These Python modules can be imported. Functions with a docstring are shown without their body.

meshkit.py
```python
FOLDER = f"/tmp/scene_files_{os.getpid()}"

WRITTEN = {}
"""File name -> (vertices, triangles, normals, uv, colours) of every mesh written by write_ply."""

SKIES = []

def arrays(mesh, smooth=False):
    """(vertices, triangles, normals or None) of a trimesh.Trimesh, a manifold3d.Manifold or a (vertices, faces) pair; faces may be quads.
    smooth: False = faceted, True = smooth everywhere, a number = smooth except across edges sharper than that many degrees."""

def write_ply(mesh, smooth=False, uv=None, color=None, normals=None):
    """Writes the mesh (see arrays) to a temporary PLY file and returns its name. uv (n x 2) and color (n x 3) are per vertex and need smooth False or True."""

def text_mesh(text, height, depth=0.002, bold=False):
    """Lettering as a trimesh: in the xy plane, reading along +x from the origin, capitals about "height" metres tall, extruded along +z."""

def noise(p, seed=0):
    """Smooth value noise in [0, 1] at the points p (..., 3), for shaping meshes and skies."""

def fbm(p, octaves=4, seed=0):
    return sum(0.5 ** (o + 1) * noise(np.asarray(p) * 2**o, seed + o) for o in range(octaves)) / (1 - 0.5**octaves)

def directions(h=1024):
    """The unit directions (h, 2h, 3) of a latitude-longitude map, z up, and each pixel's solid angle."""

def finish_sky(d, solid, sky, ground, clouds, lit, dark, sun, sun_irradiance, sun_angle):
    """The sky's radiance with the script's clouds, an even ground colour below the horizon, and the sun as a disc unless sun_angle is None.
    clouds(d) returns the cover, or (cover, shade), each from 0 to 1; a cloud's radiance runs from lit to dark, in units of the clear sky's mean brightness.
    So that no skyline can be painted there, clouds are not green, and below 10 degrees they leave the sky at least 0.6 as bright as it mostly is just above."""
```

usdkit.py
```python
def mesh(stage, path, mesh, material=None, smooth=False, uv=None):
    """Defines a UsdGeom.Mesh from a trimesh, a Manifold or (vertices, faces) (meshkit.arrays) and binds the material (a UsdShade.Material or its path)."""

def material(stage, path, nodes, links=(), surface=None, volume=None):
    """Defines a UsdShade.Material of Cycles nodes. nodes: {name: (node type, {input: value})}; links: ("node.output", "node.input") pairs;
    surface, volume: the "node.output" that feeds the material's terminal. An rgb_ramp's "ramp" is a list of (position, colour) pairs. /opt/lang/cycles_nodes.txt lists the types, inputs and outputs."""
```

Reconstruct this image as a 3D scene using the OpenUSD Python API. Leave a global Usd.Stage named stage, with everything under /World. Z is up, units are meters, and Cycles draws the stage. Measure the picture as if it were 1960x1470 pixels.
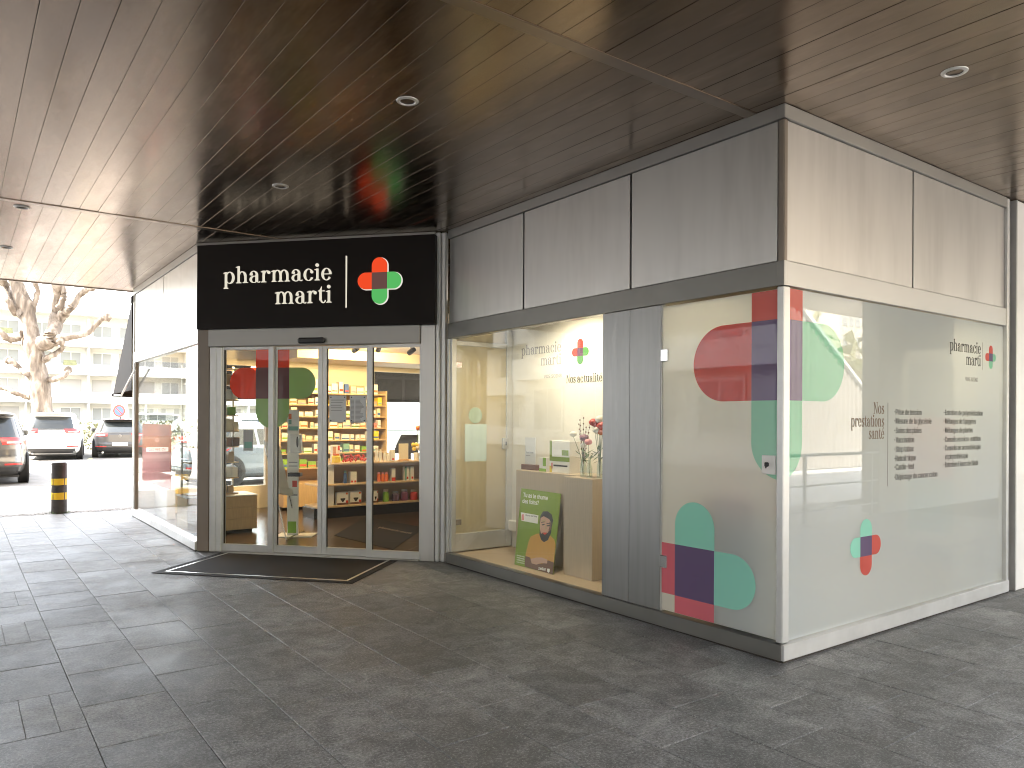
import math, random
import numpy as np
import trimesh
from shapely.geometry import Polygon, LineString, Point, box as sbox
from shapely.ops import unary_union
from shapely import affinity
from scipy.spatial import ConvexHull
import meshkit, usdkit
from pxr import Usd, UsdGeom, UsdLux, UsdShade, Sdf, Gf

random.seed(7)
RNG = np.random.default_rng(7)
stage = Usd.Stage.CreateInMemory()
UsdGeom.SetStageUpAxis(stage, 'Z')
UsdGeom.SetStageMetersPerUnit(stage, 1.0)
UsdGeom.Xform.Define(stage, '/World')
UsdGeom.Scope.Define(stage, '/World/Looks')

# ------------------------------------------------------------------ camera
FPX, HOR, YAW, ROLL, CX, PW, PH, EYE = 1449.12, 803.49, 0.6343, 0.0047, 980.0, 1960.0, 1470.0, 1.5
FW = np.array([math.sin(YAW), math.cos(YAW), 0.0])
RT = np.array([math.cos(YAW), -math.sin(YAW), 0.0])
UP = np.array([0, 0, 1.0])
EYEP = np.array([0, 0, EYE])
cam = UsdGeom.Camera.Define(stage, '/World/camera')
cam.CreateProjectionAttr('perspective')
cam.CreateHorizontalApertureAttr(36.0)
cam.CreateVerticalApertureAttr(27.0)
cam.CreateFocalLengthAttr(36.0 * FPX / PW)
cam.CreateVerticalApertureOffsetAttr(36.0 * (HOR - PH / 2) / PW)
cam.CreateFStopAttr(0.0)
cam.CreateClippingRangeAttr(Gf.Vec2f(0.05, 3000.0))
_c, _s = math.cos(ROLL), math.sin(ROLL)
cr, cu = RT * _c + UP * _s, UP * _c - RT * _s
cam.AddTransformOp().Set(Gf.Matrix4d(*cr, 0, *cu, 0, *(-FW), 0, *EYEP, 1))
EXPO = 3.4
cam.CreateExposureAttr(EXPO)

# ------------------------------------------------------------------ sky and sun
SUN = np.array([-0.62, 0.35, 0.70]); SUN = SUN / np.linalg.norm(SUN)
dome = UsdLux.DomeLight.Define(stage, '/World/sky')
dome.GetPrim().SetCustomDataByKey('kind', 'structure')
skym = usdkit.material(stage, '/World/Looks/sky_look', {
    'sky': ('sky_texture', {'sky_type': 'single_scattering', 'sun_disc': False, 'sun_elevation': float(math.asin(SUN[2])),
                            'sun_rotation': float(math.atan2(SUN[0], SUN[1])), 'aerosol_density': 2.0}),
    'tc': ('texture_coordinate', {}), 'nz': ('noise_texture', {'scale': 2.2, 'detail': 5.0, 'roughness': .55}),
    'mr': ('map_range', {'from_min': .3, 'from_max': .62, 'to_min': .45, 'to_max': .95, 'clamp': True}),
    'bw': ('hsv', {'saturation': .12, 'value': 1.25}), 'veil': ('mix', {'mix_type': 'multiply', 'fac': 1.0, 'color2': (1.0, 1.0, .985)}), 'mx': ('mix', {}),
    'bg': ('background_shader', {'strength': 0.14})},
    [('tc.generated', 'nz.vector'), ('nz.fac', 'mr.value'), ('mr.result', 'mx.fac'), ('sky.color', 'bw.color'), ('bw.color', 'veil.color1'), ('sky.color', 'mx.color1'), ('veil.color', 'mx.color2'), ('mx.color', 'bg.color')], surface='bg.background')
UsdShade.MaterialBindingAPI.Apply(dome.GetPrim()).Bind(skym)
sun = UsdLux.DistantLight.Define(stage, '/World/sun')
sun.CreateNormalizeAttr(True); sun.CreateIntensityAttr(1.0); sun.CreateAngleAttr(0.6); sun.CreateColorAttr(Gf.Vec3f(1, 0.89, 0.75))
_z = SUN; _x = np.cross([0, 0, 1.0], _z); _x /= np.linalg.norm(_x); _y = np.cross(_z, _x)
sun.AddTransformOp().Set(Gf.Matrix4d(*_x, 0, *_y, 0, *_z, 0, 0, 0, 30, 1))

# ------------------------------------------------------------------ where things stand: lines of sight met with known planes
def ray(u, v):
    du, dv = u - CX, v - HOR
    a, b = _c * du + _s * dv, -_s * du + _c * dv
    return FW + RT * a / FPX - UP * b / FPX
def on_x(u, v, x): d = ray(u, v); return EYEP + d * x / d[0]
def on_y(u, v, y): d = ray(u, v); return EYEP + d * y / d[1]
def on_z(u, v, z): d = ray(u, v); return EYEP + d * (z - EYE) / d[2]
def at(u, v, dep): return EYEP + ray(u, v) * dep

XC, YC, ZC = 4.1418, 2.7881, 3.475            # pavilion corner, ceiling underside
AP = np.array([4.1418, 6.795, 0]); BP = np.array([2.2018, 8.978, 0]); DP = np.array([2.2018, 12.776, 0])

class Frame:
    """A wall plane: s runs to the right seen from outside, z up, d out of the wall."""
    def __init__(self, o, s, d): self.o, self.s, self.d = np.array(o, float), np.array(s, float), np.array(d, float)
    def w(self, p):
        p = np.asarray(p, float)
        return self.o + p[..., :1] * self.s + p[..., 1:2] * UP + p[..., 2:3] * self.d
    def px(self, u, v, d=0.0):
        r = ray(u, v); t = np.dot(self.o + self.d * d - EYEP, self.d) / np.dot(r, self.d)
        p = EYEP + r * t - self.o
        return float(p @ self.s), float(p[2])
FRONT = Frame(AP, (0, -1, 0), (-1, 0, 0))
RIGHT = Frame((XC, YC, 0), (1, 0, 0), (0, -1, 0))
_t = (AP - BP) / np.linalg.norm(AP - BP)
CHAM = Frame(BP, _t, (_t[1], -_t[0], 0))
LEFT = Frame(DP, (0, -1, 0), (-1, 0, 0))
LFR, LRI, LCH, LLE = 4.007, 3.3827, float(np.linalg.norm(AP - BP)), 3.798
FLAT = Frame((0, 0, 0), (1, 0, 0), (0, -1, 0))

# ------------------------------------------------------------------ mesh builder
_corn = np.array([(x, y, z) for x in (-1, 1) for y in (-1, 1) for z in (-1, 1)], float)
_cv = np.array([[(c[0] if k == 0 else c[0] * .9), (c[1] if k == 1 else c[1] * .9), (c[2] if k == 2 else c[2] * .9)] for c in _corn for k in range(3)])
_h = ConvexHull(_cv); _cf = []
for tri, eq in zip(_h.simplices, _h.equations):
    a, b, c = _cv[tri]
    _cf.append(tri if np.dot(np.cross(b - a, c - a), eq[:3]) > 0 else tri[::-1])
_cf = np.array(_cf)
_bf = np.array([[0, 1, 3], [0, 3, 2], [4, 6, 7], [4, 7, 5], [0, 4, 5], [0, 5, 1], [2, 3, 7], [2, 7, 6], [0, 2, 6], [0, 6, 4], [1, 5, 7], [1, 7, 3]])

class MB:
    def __init__(self): self.V, self.F, self.n = [], [], 0
    def add(self, v, f):
        v = np.asarray(v, float); f = np.asarray(f, int)
        if len(v) == 0: return self
        self.V.append(v); self.F.append(f + self.n); self.n += len(v); return self
    def box(self, lo, hi, c=0.0, fr=None, rot=None):
        lo, hi = np.minimum(lo, hi).astype(float), np.maximum(lo, hi).astype(float)
        m, h = (lo + hi) / 2, (hi - lo) / 2
        if c > 0:
            cc = np.minimum(c, h * .45)
            sg = np.sign(_cv); inset = np.abs(_cv) < .95
            v = m + sg * (h - np.where(inset, cc, 0)); f = _cf
        else:
            v, f = m + _corn * h, _bf
        if rot is not None: v = (v - m) @ np.asarray(rot).T + m
        if fr is not None: v = fr.w(v)
        return self.add(v, f)
    def mesh(self, m, fn=None):
        v = np.array(m.vertices); return self.add(fn(v) if fn else v, m.faces)
    def poly(self, p, d0, d1, fr=None, fn=None):
        for g in getattr(p, 'geoms', [p]):
            if g.is_empty or g.area < 1e-9: continue
            m = trimesh.creation.extrude_polygon(g, abs(d1 - d0), engine='earcut')
            v = np.array(m.vertices); v[:, 2] += min(d0, d1)
            self.add(fr.w(v) if fr is not None else (fn(v) if fn else v), m.faces)
        return self
    def tube(self, pts, rad, n=10, cap=True, jit=0.0):
        pts = np.asarray(pts, float); rad = np.broadcast_to(np.asarray(rad, float), (len(pts),))
        t = np.gradient(pts, axis=0); t /= np.linalg.norm(t, axis=1, keepdims=True) + 1e-12
        ref = np.array([0, 0, 1.0]) if abs(t[0, 2]) < .9 else np.array([1.0, 0, 0])
        a = np.cross(t, ref); a /= np.linalg.norm(a, axis=1, keepdims=True) + 1e-9; b = np.cross(t, a)
        ang = np.arange(n) * 2 * math.pi / n
        r = rad[:, None] * (1 + (jit * (RNG.random((len(pts), n)) - .5) if jit else 0))
        v = pts[:, None] + r[..., None] * (np.cos(ang)[None, :, None] * a[:, None] + np.sin(ang)[None, :, None] * b[:, None])
        k = len(pts); i, j = np.meshgrid(np.arange(k - 1), np.arange(n), indexing='ij')
        q = np.stack([i * n + j, (i + 1) * n + j, (i + 1) * n + (j + 1) % n, i * n + (j + 1) % n], -1).reshape(-1, 4)
        f = np.vstack([q[:, [0, 2, 1]], q[:, [0, 3, 2]]]); v = v.reshape(-1, 3)
        if cap:
            v = np.vstack([v, pts[0], pts[-1]]); js = np.arange(n); e = (k - 1) * n
            f = np.vstack([f, np.stack([js * 0 + k * n, js, (js + 1) % n], 1), np.stack([js * 0 + k * n + 1, e + (js + 1) % n, e + js], 1)])
        return self.add(v, f)
    def lathe(self, prof, c=(0, 0, 0), n=24, ax=None):
        prof = np.asarray(prof, float); k = len(prof); ang = np.arange(n) * 2 * math.pi / n
        v = np.stack([prof[:, :1] * np.cos(ang), prof[:, :1] * np.sin(ang), np.repeat(prof[:, 1:2], n, 1)], -1)
        i, j = np.meshgrid(np.arange(k - 1), np.arange(n), indexing='ij')
        q = np.stack([i * n + j, i * n + (j + 1) % n, (i + 1) * n + (j + 1) % n, (i + 1) * n + j], -1).reshape(-1, 4)
        v = v.reshape(-1, 3)
        if ax is not None: v = v @ np.asarray(ax, float)
        return self.add(v + np.asarray(c, float), np.vstack([q[:, [0, 1, 2]], q[:, [0, 2, 3]]]))
    def grid(self, P, thick=None):
        P = np.asarray(P, float); a, b = P.shape[:2]
        i, j = np.meshgrid(np.arange(a - 1), np.arange(b - 1), indexing='ij')
        q = np.stack([i * b + j, i * b + j + 1, (i + 1) * b + j + 1, (i + 1) * b + j], -1).reshape(-1, 4)
        return self.add(P.reshape(-1, 3), np.vstack([q[:, [0, 1, 2]], q[:, [0, 2, 3]]]))
    def get(self): return np.vstack(self.V), np.vstack(self.F)

USED, XF = {}, {'/World': (np.zeros(3), 0.0)}
def numbered(parent, name):
    k = USED.get((parent, name), 0); USED[(parent, name)] = k + 1
    return f'{parent}/{name}' + (f'_{k:03d}' if k else '')
def data(path, label=None, cat=None, group=None, kind=None):
    p = stage.GetPrimAtPath(path)
    for k, v in (('label', label), ('category', cat), ('group', group), ('kind', kind)):
        if v: p.SetCustomDataByKey(k, v)
    return path
def thing(name, label=None, cat=None, loc=(0, 0, 0), rz=0.0, group=None, kind=None):
    path = numbered('/World', name)
    x = UsdGeom.Xform.Define(stage, path)
    x.AddTranslateOp().Set(Gf.Vec3d(*map(float, loc)))
    if rz: x.AddRotateZOp().Set(math.degrees(rz))
    XF[path] = (np.array(loc, float), rz)
    return data(path, label, cat, group, kind)
def rotz(a): return np.array([[math.cos(a), -math.sin(a), 0], [math.sin(a), math.cos(a), 0], [0, 0, 1]])
def part(parent, name, mb, mat, smooth=False, label=None, kind=None, local=False):
    """A mesh under a thing; vertices are given in world space unless local."""
    v, f = mb.get() if isinstance(mb, MB) else (np.array(mb.vertices), np.array(mb.faces))
    path = numbered(parent, name)
    root = parent
    while root not in XF: root = root.rsplit('/', 1)[0]
    if not local:
        o, rz = XF[root]; v = (v - o) @ rotz(rz)
    usdkit.mesh(stage, path, (v, f), M[mat], smooth=smooth)
    return data(path, label, kind=kind)
def single(name, label, cat, mb, mat, smooth=False, group=None, kind=None):
    v, f = mb.get(); path = numbered('/World', name)
    lo, hi = v.min(0), v.max(0); o = np.array([(lo[0] + hi[0]) / 2, (lo[1] + hi[1]) / 2, lo[2]])
    m = usdkit.mesh(stage, path, (v - o, f), M[mat], smooth=smooth)
    m.AddTranslateOp().Set(Gf.Vec3d(*map(float, o)))
    XF[path] = (o, 0.0)
    return data(path, label, cat, group, kind)
def copy(src, loc, rz=0.0, label=None, group=None):
    base = src.rsplit('/', 1)[1]
    base = base[:-4] if base[-4:-3] == '_' and base[-3:].isdigit() else base
    was = stage.GetPrimAtPath(src).GetCustomData()
    path = numbered('/World', base)
    x = UsdGeom.Xform.Define(stage, path)
    x.GetPrim().GetReferences().AddInternalReference(src)
    x.ClearXformOpOrder()
    x.AddTranslateOp().Set(Gf.Vec3d(*map(float, loc)))
    if rz: x.AddRotateZOp().Set(math.degrees(rz))
    else: x.SetXformOpOrder([x.GetOrderedXformOps()[0]])
    x.GetPrim().SetInstanceable(True)
    XF[path] = (np.array(loc, float), rz)
    return data(path, label or was.get('label'), was.get('category'), group or was.get('group'))

# ------------------------------------------------------------------ materials
M = {}
def mat(name, nodes, links, surface): M[name] = usdkit.material(stage, f'/World/Looks/{name}', nodes, links, surface=surface); return M[name]
def plain(name, col, rough=.5, metal=0.0, ctint=(1, 1, 1), cior=1.5, crough=.03, ior=1.5, var=0.0, scale=6.0, bump=0.0, bscale=80.0, spec=.5, coat=0.0, stretch=(1, 1, 1), rand=0.0, emit=None, es=0.0, rvar=0.0):
    """A principled surface with noise in colour, roughness and relief, and a tone that varies from piece to piece."""
    p = {'base_color': col, 'roughness': rough, 'metallic': metal, 'specular_ior_level': spec, 'coat_weight': coat, 'specular_tint': ctint, 'coat_ior': cior, 'coat_roughness': crough, 'ior': ior}
    if emit is not None: p['emission_color'] = emit; p['emission_strength'] = es
    n = {'p': ('principled_bsdf', p)}; l = []
    if var or bump or rand or rvar:
        n['tc'] = ('texture_coordinate', {}); n['mp'] = ('mapping', {'scale': stretch}); l += [('tc.object', 'mp.vector')]
    if var or rand or rvar:
        n['nz'] = ('noise_texture', {'scale': scale, 'detail': 6.0, 'roughness': .6}); l += [('mp.vector', 'nz.vector')]
        n['mr'] = ('map_range', {'from_min': .25, 'from_max': .75, 'to_min': 1 - var, 'to_max': 1 + var}); l += [('nz.fac', 'mr.value')]
        last = 'mr.result'
        if rand:
            n['oi'] = ('object_info', {}); n['rr'] = ('map_range', {'from_min': 0.0, 'from_max': 1.0, 'to_min': 1 - rand, 'to_max': 1 + rand})
            n['mu'] = ('math', {'math_type': 'multiply'}); l += [('oi.random', 'rr.value'), ('rr.result', 'mu.value1'), (last, 'mu.value2')]; last = 'mu.value'
        n['vm'] = ('vector_math', {'math_type': 'scale', 'vector1': col}); l += [(last, 'vm.scale'), ('vm.vector', 'p.base_color')]
        if rvar:
            n['rv'] = ('map_range', {'from_min': .3, 'from_max': .7, 'to_min': max(.02, rough - rvar), 'to_max': min(1, rough + rvar)})
            l += [('nz.fac', 'rv.value'), ('rv.result', 'p.roughness')]
    if bump:
        n['bn'] = ('noise_texture', {'scale': bscale, 'detail': 4.0}); n['b'] = ('bump', {'strength': bump, 'distance': .004})
        l += [('mp.vector', 'bn.vector'), ('bn.fac', 'b.height'), ('b.normal', 'p.normal')]
    return mat(name, n, l, 'p.BSDF')

def schlick(n, l, r0, pre='f'):
    """Reflectance of a thin pane seen from either side."""
    n[pre + 'g'] = ('geometry', {}); n[pre + 'd'] = ('vector_math', {'math_type': 'dot_product'})
    n[pre + 'a'] = ('math', {'math_type': 'absolute'}); n[pre + 's'] = ('math', {'math_type': 'subtract', 'value1': 1.0})
    n[pre + 'p'] = ('math', {'math_type': 'power', 'value2': 5.0}); n[pre + 'm'] = ('math', {'math_type': 'multiply_add', 'value2': 1 - r0, 'value3': r0})
    l += [(pre + 'g.incoming', pre + 'd.vector1'), (pre + 'g.normal', pre + 'd.vector2'), (pre + 'd.value', pre + 'a.value1'), (pre + 'a.value', pre + 's.value2'),
          (pre + 's.value', pre + 'p.value1'), (pre + 'p.value', pre + 'm.value1')]
    return pre + 'm.value'
def glass(name, tint=(.96, .98, .97), r0=.05):
    n = {'t': ('transparent_bsdf', {'color': tint}), 'g': ('glossy_bsdf', {'color': (1, 1, 1), 'roughness': .01}), 'x': ('mix_closure', {})}; l = []
    o = schlick(n, l, r0)
    mat(name, n, l + [(o, 'x.fac'), ('t.BSDF', 'x.closure1'), ('g.BSDF', 'x.closure2')], 'x.closure')
def film(name, col, clear, trans=.6, r0=.05, clearcol=None, rough=.01, blur=None):
    """Vinyl film or frosting on glass: part seen through, part scattering forwards and backwards, with the pane's reflection."""
    n = {'d': ('diffuse_bsdf', {'color': col}), 'tl': ('translucent_bsdf', {'color': col}), 'dt': ('mix_closure', {'fac': trans}),
         'c': ('transparent_bsdf', {'color': clearcol or col}) if blur is None else ('refraction_bsdf', {'color': clearcol or col, 'roughness': blur, 'IOR': 1.02}), 'dc': ('mix_closure', {'fac': clear}),
         'g': ('glossy_bsdf', {'color': (1, 1, 1), 'roughness': rough}), 'x': ('mix_closure', {})}
    l = [('d.BSDF', 'dt.closure1'), ('tl.BSDF', 'dt.closure2'), ('dt.closure', 'dc.closure1'), ('c.BSDF', 'dc.closure2')]
    o = schlick(n, l, r0)
    mat(name, n, l + [(o, 'x.fac'), ('dc.closure', 'x.closure1'), ('g.BSDF', 'x.closure2')], 'x.closure')
plain('wall_red', (.50, .035, .015), .7, spec=.1); plain('wall_green', (.07, .22, .05), .7, spec=.1); plain('wall_purple', (.09, .035, .07), .7, spec=.1); plain('print_pale_blue', (.58, .70, .69), .6); plain('print_sage', (.42, .52, .42), .6)
def lamp(name, col, st): mat(name, {'e': ('emission', {'color': col, 'strength': st})}, [], 'e.emission')

plain('fascia_metal', (.56, .55, .53), .36, .8, var=.025, scale=1.3, stretch=(2.2, 2.2, .35), rvar=.04, rand=.03)
plain('trim_metal', (.36, .35, .33), .40, .7, var=.03, scale=3, stretch=(1, 1, .6), rvar=.03)
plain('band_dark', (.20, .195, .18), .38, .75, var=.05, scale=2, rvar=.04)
plain('band_metal', (.50, .495, .48), .40, .7, var=.03, scale=2, rvar=.03)
plain('bright_metal', (.62, .62, .61), .34, .5, var=.015, scale=3, rvar=.03)
plain('panel_metal', (.27, .27, .265), .34, .85, var=.02, scale=1.5, stretch=(6, 6, .3), rvar=.03)
plain('joint_dark', (.035, .028, .022), .7)
plain('brown_post', (.23, .19, .155), .45, .3, var=.03)
plain('plank_metal', (.25, .185, .132), .22, 1.0, var=.10, scale=1.6, stretch=(2, .5, 1), rand=.05, rvar=.05)
plain('plank_gap', (.012, .011, .010), .8)
plain('ceiling_trim', (.28, .222, .175), .30, 1.0, var=.06, scale=4)
plain('white_paint', (.80, .79, .77), .45, var=.04, scale=5)
plain('sign_face', (.010, .0062, .0044), .5, spec=.22, var=.05)
plain('black_plastic', (.012, .011, .011), .3)
plain('rubber', (.018, .017, .017), .75, var=.2)
plain('cream_wall', (.76, .69, .54), .6, var=.02)
plain('white_wall', (.82, .80, .74), .6, var=.03)
plain('shop_ceiling', (.62, .52, .38), .6)
plain('shop_floor_look', (.070, .045, .028), .22, var=.2, scale=4, stretch=(1, 6, 1))
plain('oak', (.52, .36, .19), .42, var=.12, scale=9, stretch=(6, 6, .6), bump=.05)
plain('pale_oak', (.56, .45, .33), .5, var=.09, scale=9, stretch=(14, 14, .5), bump=.04)
plain('shelf_oak', (.58, .42, .24), .4, var=.08, scale=12, stretch=(.6, 6, 6))
plain('dark_base', (.012, .010, .010), .35)
plain('mat_fibre', (.009, .007, .0055), .72, spec=.3, var=.25, scale=60, bump=.3, bscale=500)
plain('mat_frame', (.62, .60, .57), .3, .9)
plain('lamp_ring', (.62, .60, .58), .35, .5)
plain('lamp_inside', (.16, .15, .14), .25, .6)
plain('awning_cloth', (.016, .0095, .006), .8, var=.08, scale=10)
plain('bollard_paint', (.035, .026, .022), .38, var=.25, scale=12, rvar=.1)
plain('bollard_yellow', (.80, .50, .012), .45, var=.08, scale=20)
plain('paper', (.70, .71, .72), .7)
plain('ink', (.03, .03, .035), .6)
plain('ink_grey', (.30, .30, .31), .6)
plain('ink_brown', (.17, .11, .075), .5)
plain('asphalt', (.21, .198, .185), .8, var=.22, scale=3, bump=.5, bscale=260)
plain('earth', (.12, .115, .09), .9, var=.3, scale=.4)
plain('pale_paving', (.52, .52, .51), .8, var=.1)
plain('sett', (.19, .175, .16), .75, var=.3, scale=14, rand=.15)
plain('road_paint', (.62, .55, .25), .7, var=.3, scale=12)
plain('grout', (.045, .044, .042), .9, var=.25, scale=10)
plain('hedge_leaf', (.17, .17, .085), .7, var=.4, scale=9)
plain('render_white', (.72, .70, .66), .8, var=.04, scale=.6)
plain('render_warm', (.62, .55, .45), .8, var=.05, scale=.6)
plain('balcony_white', (.80, .78, .74), .7, var=.04, scale=.8)
plain('shutter_grey', (.42, .40, .38), .6)
plain('window_dark', (.30, .31, .31), .12, spec=.6)
plain('roof_tile', (.28, .12, .075), .8, var=.2, scale=4)
plain('steel_grey', (.32, .33, .33), .4, .7)
plain('rib_metal', (.40, .38, .35), .5, .1, var=.05)
plain('concrete', (.38, .37, .35), .85, var=.12, scale=2, bump=.2)
plain('hill_ground', (.115, .105, .055), .95, var=.45, scale=.09)
for nm, c in dict(white=(.80, .79, .74), cream=(.74, .66, .48), yellow=(.78, .58, .04), green=(.22, .42, .035), red=(.62, .055, .03), blue=(.06, .13, .34), orange=(.75, .16, .02),
                  teal=(.20, .40, .33), pink=(.72, .25, .25), brown=(.16, .075, .045), purple=(.13, .08, .13), tan=(.46, .33, .19), grey=(.4, .4, .4), black=(.02, .02, .02), skin=(.55, .33, .23), mustard=(.56, .29, .045), hair=(.022, .016, .013),
                  poster_green=(.20, .30, .018), leaf=(.07, .13, .03), lilac=(.22, .07, .12)).items():
    plain('print_' + nm, c, .45, var=.03, scale=20)
# car paints and lights
plain('paint_silver', (.12, .112, .10), .22, .5, coat=.6, var=.03)
plain('paint_white', (.72, .72, .71), .2, coat=.6)
plain('paint_dark', (.060, .056, .053), .22, .35, coat=.7)
plain('paint_blue', (.25, .29, .33), .22, .4, coat=.7)
plain('car_glass', (.025, .028, .028), .06, spec=.7)
plain('car_trim', (.03, .029, .028), .5)
plain('tail_red', (.52, .022, .018), .15, coat=.8)
plain('chrome', (.7, .7, .7), .15, 1.0)
glass('pane_glass', r0=.026)
glass('clear_thing', (.93, .97, .95), .06)
film('frost', (.74, .80, .84), .42, .40, .075, clearcol=(.94, .96, .96), rough=.006)
film('frost_door', (.84, .86, .84), .26, .60, clearcol=(.92, .94, .94), blur=.30, rough=.05)
film('frost_cream', (.84, .78, .60), .10, .6)
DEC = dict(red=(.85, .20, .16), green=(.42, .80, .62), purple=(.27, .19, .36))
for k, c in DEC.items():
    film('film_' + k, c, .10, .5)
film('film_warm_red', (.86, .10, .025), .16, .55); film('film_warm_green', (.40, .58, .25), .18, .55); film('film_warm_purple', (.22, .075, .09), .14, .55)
film('film_pink', (.88, .25, .31), .06, .42); film('film_mint', (.46, .90, .78), .06, .42)
EV = 2 ** -EXPO
lamp('letter_glow', (1.0, .93, .76), .80 * EV * 1.0)
lamp('glow_red', (1.0, .085, .025), .90 * EV)
lamp('glow_green', (.13, .62, .16), .80 * EV)
lamp('glow_mauve', (.15, .075, .065), .9 * EV)
lamp('glow_rim', (1.0, .95, .85), .85 * EV)
lamp('bulb_warm', (1.0, .80, .50), 3.0)

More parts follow.
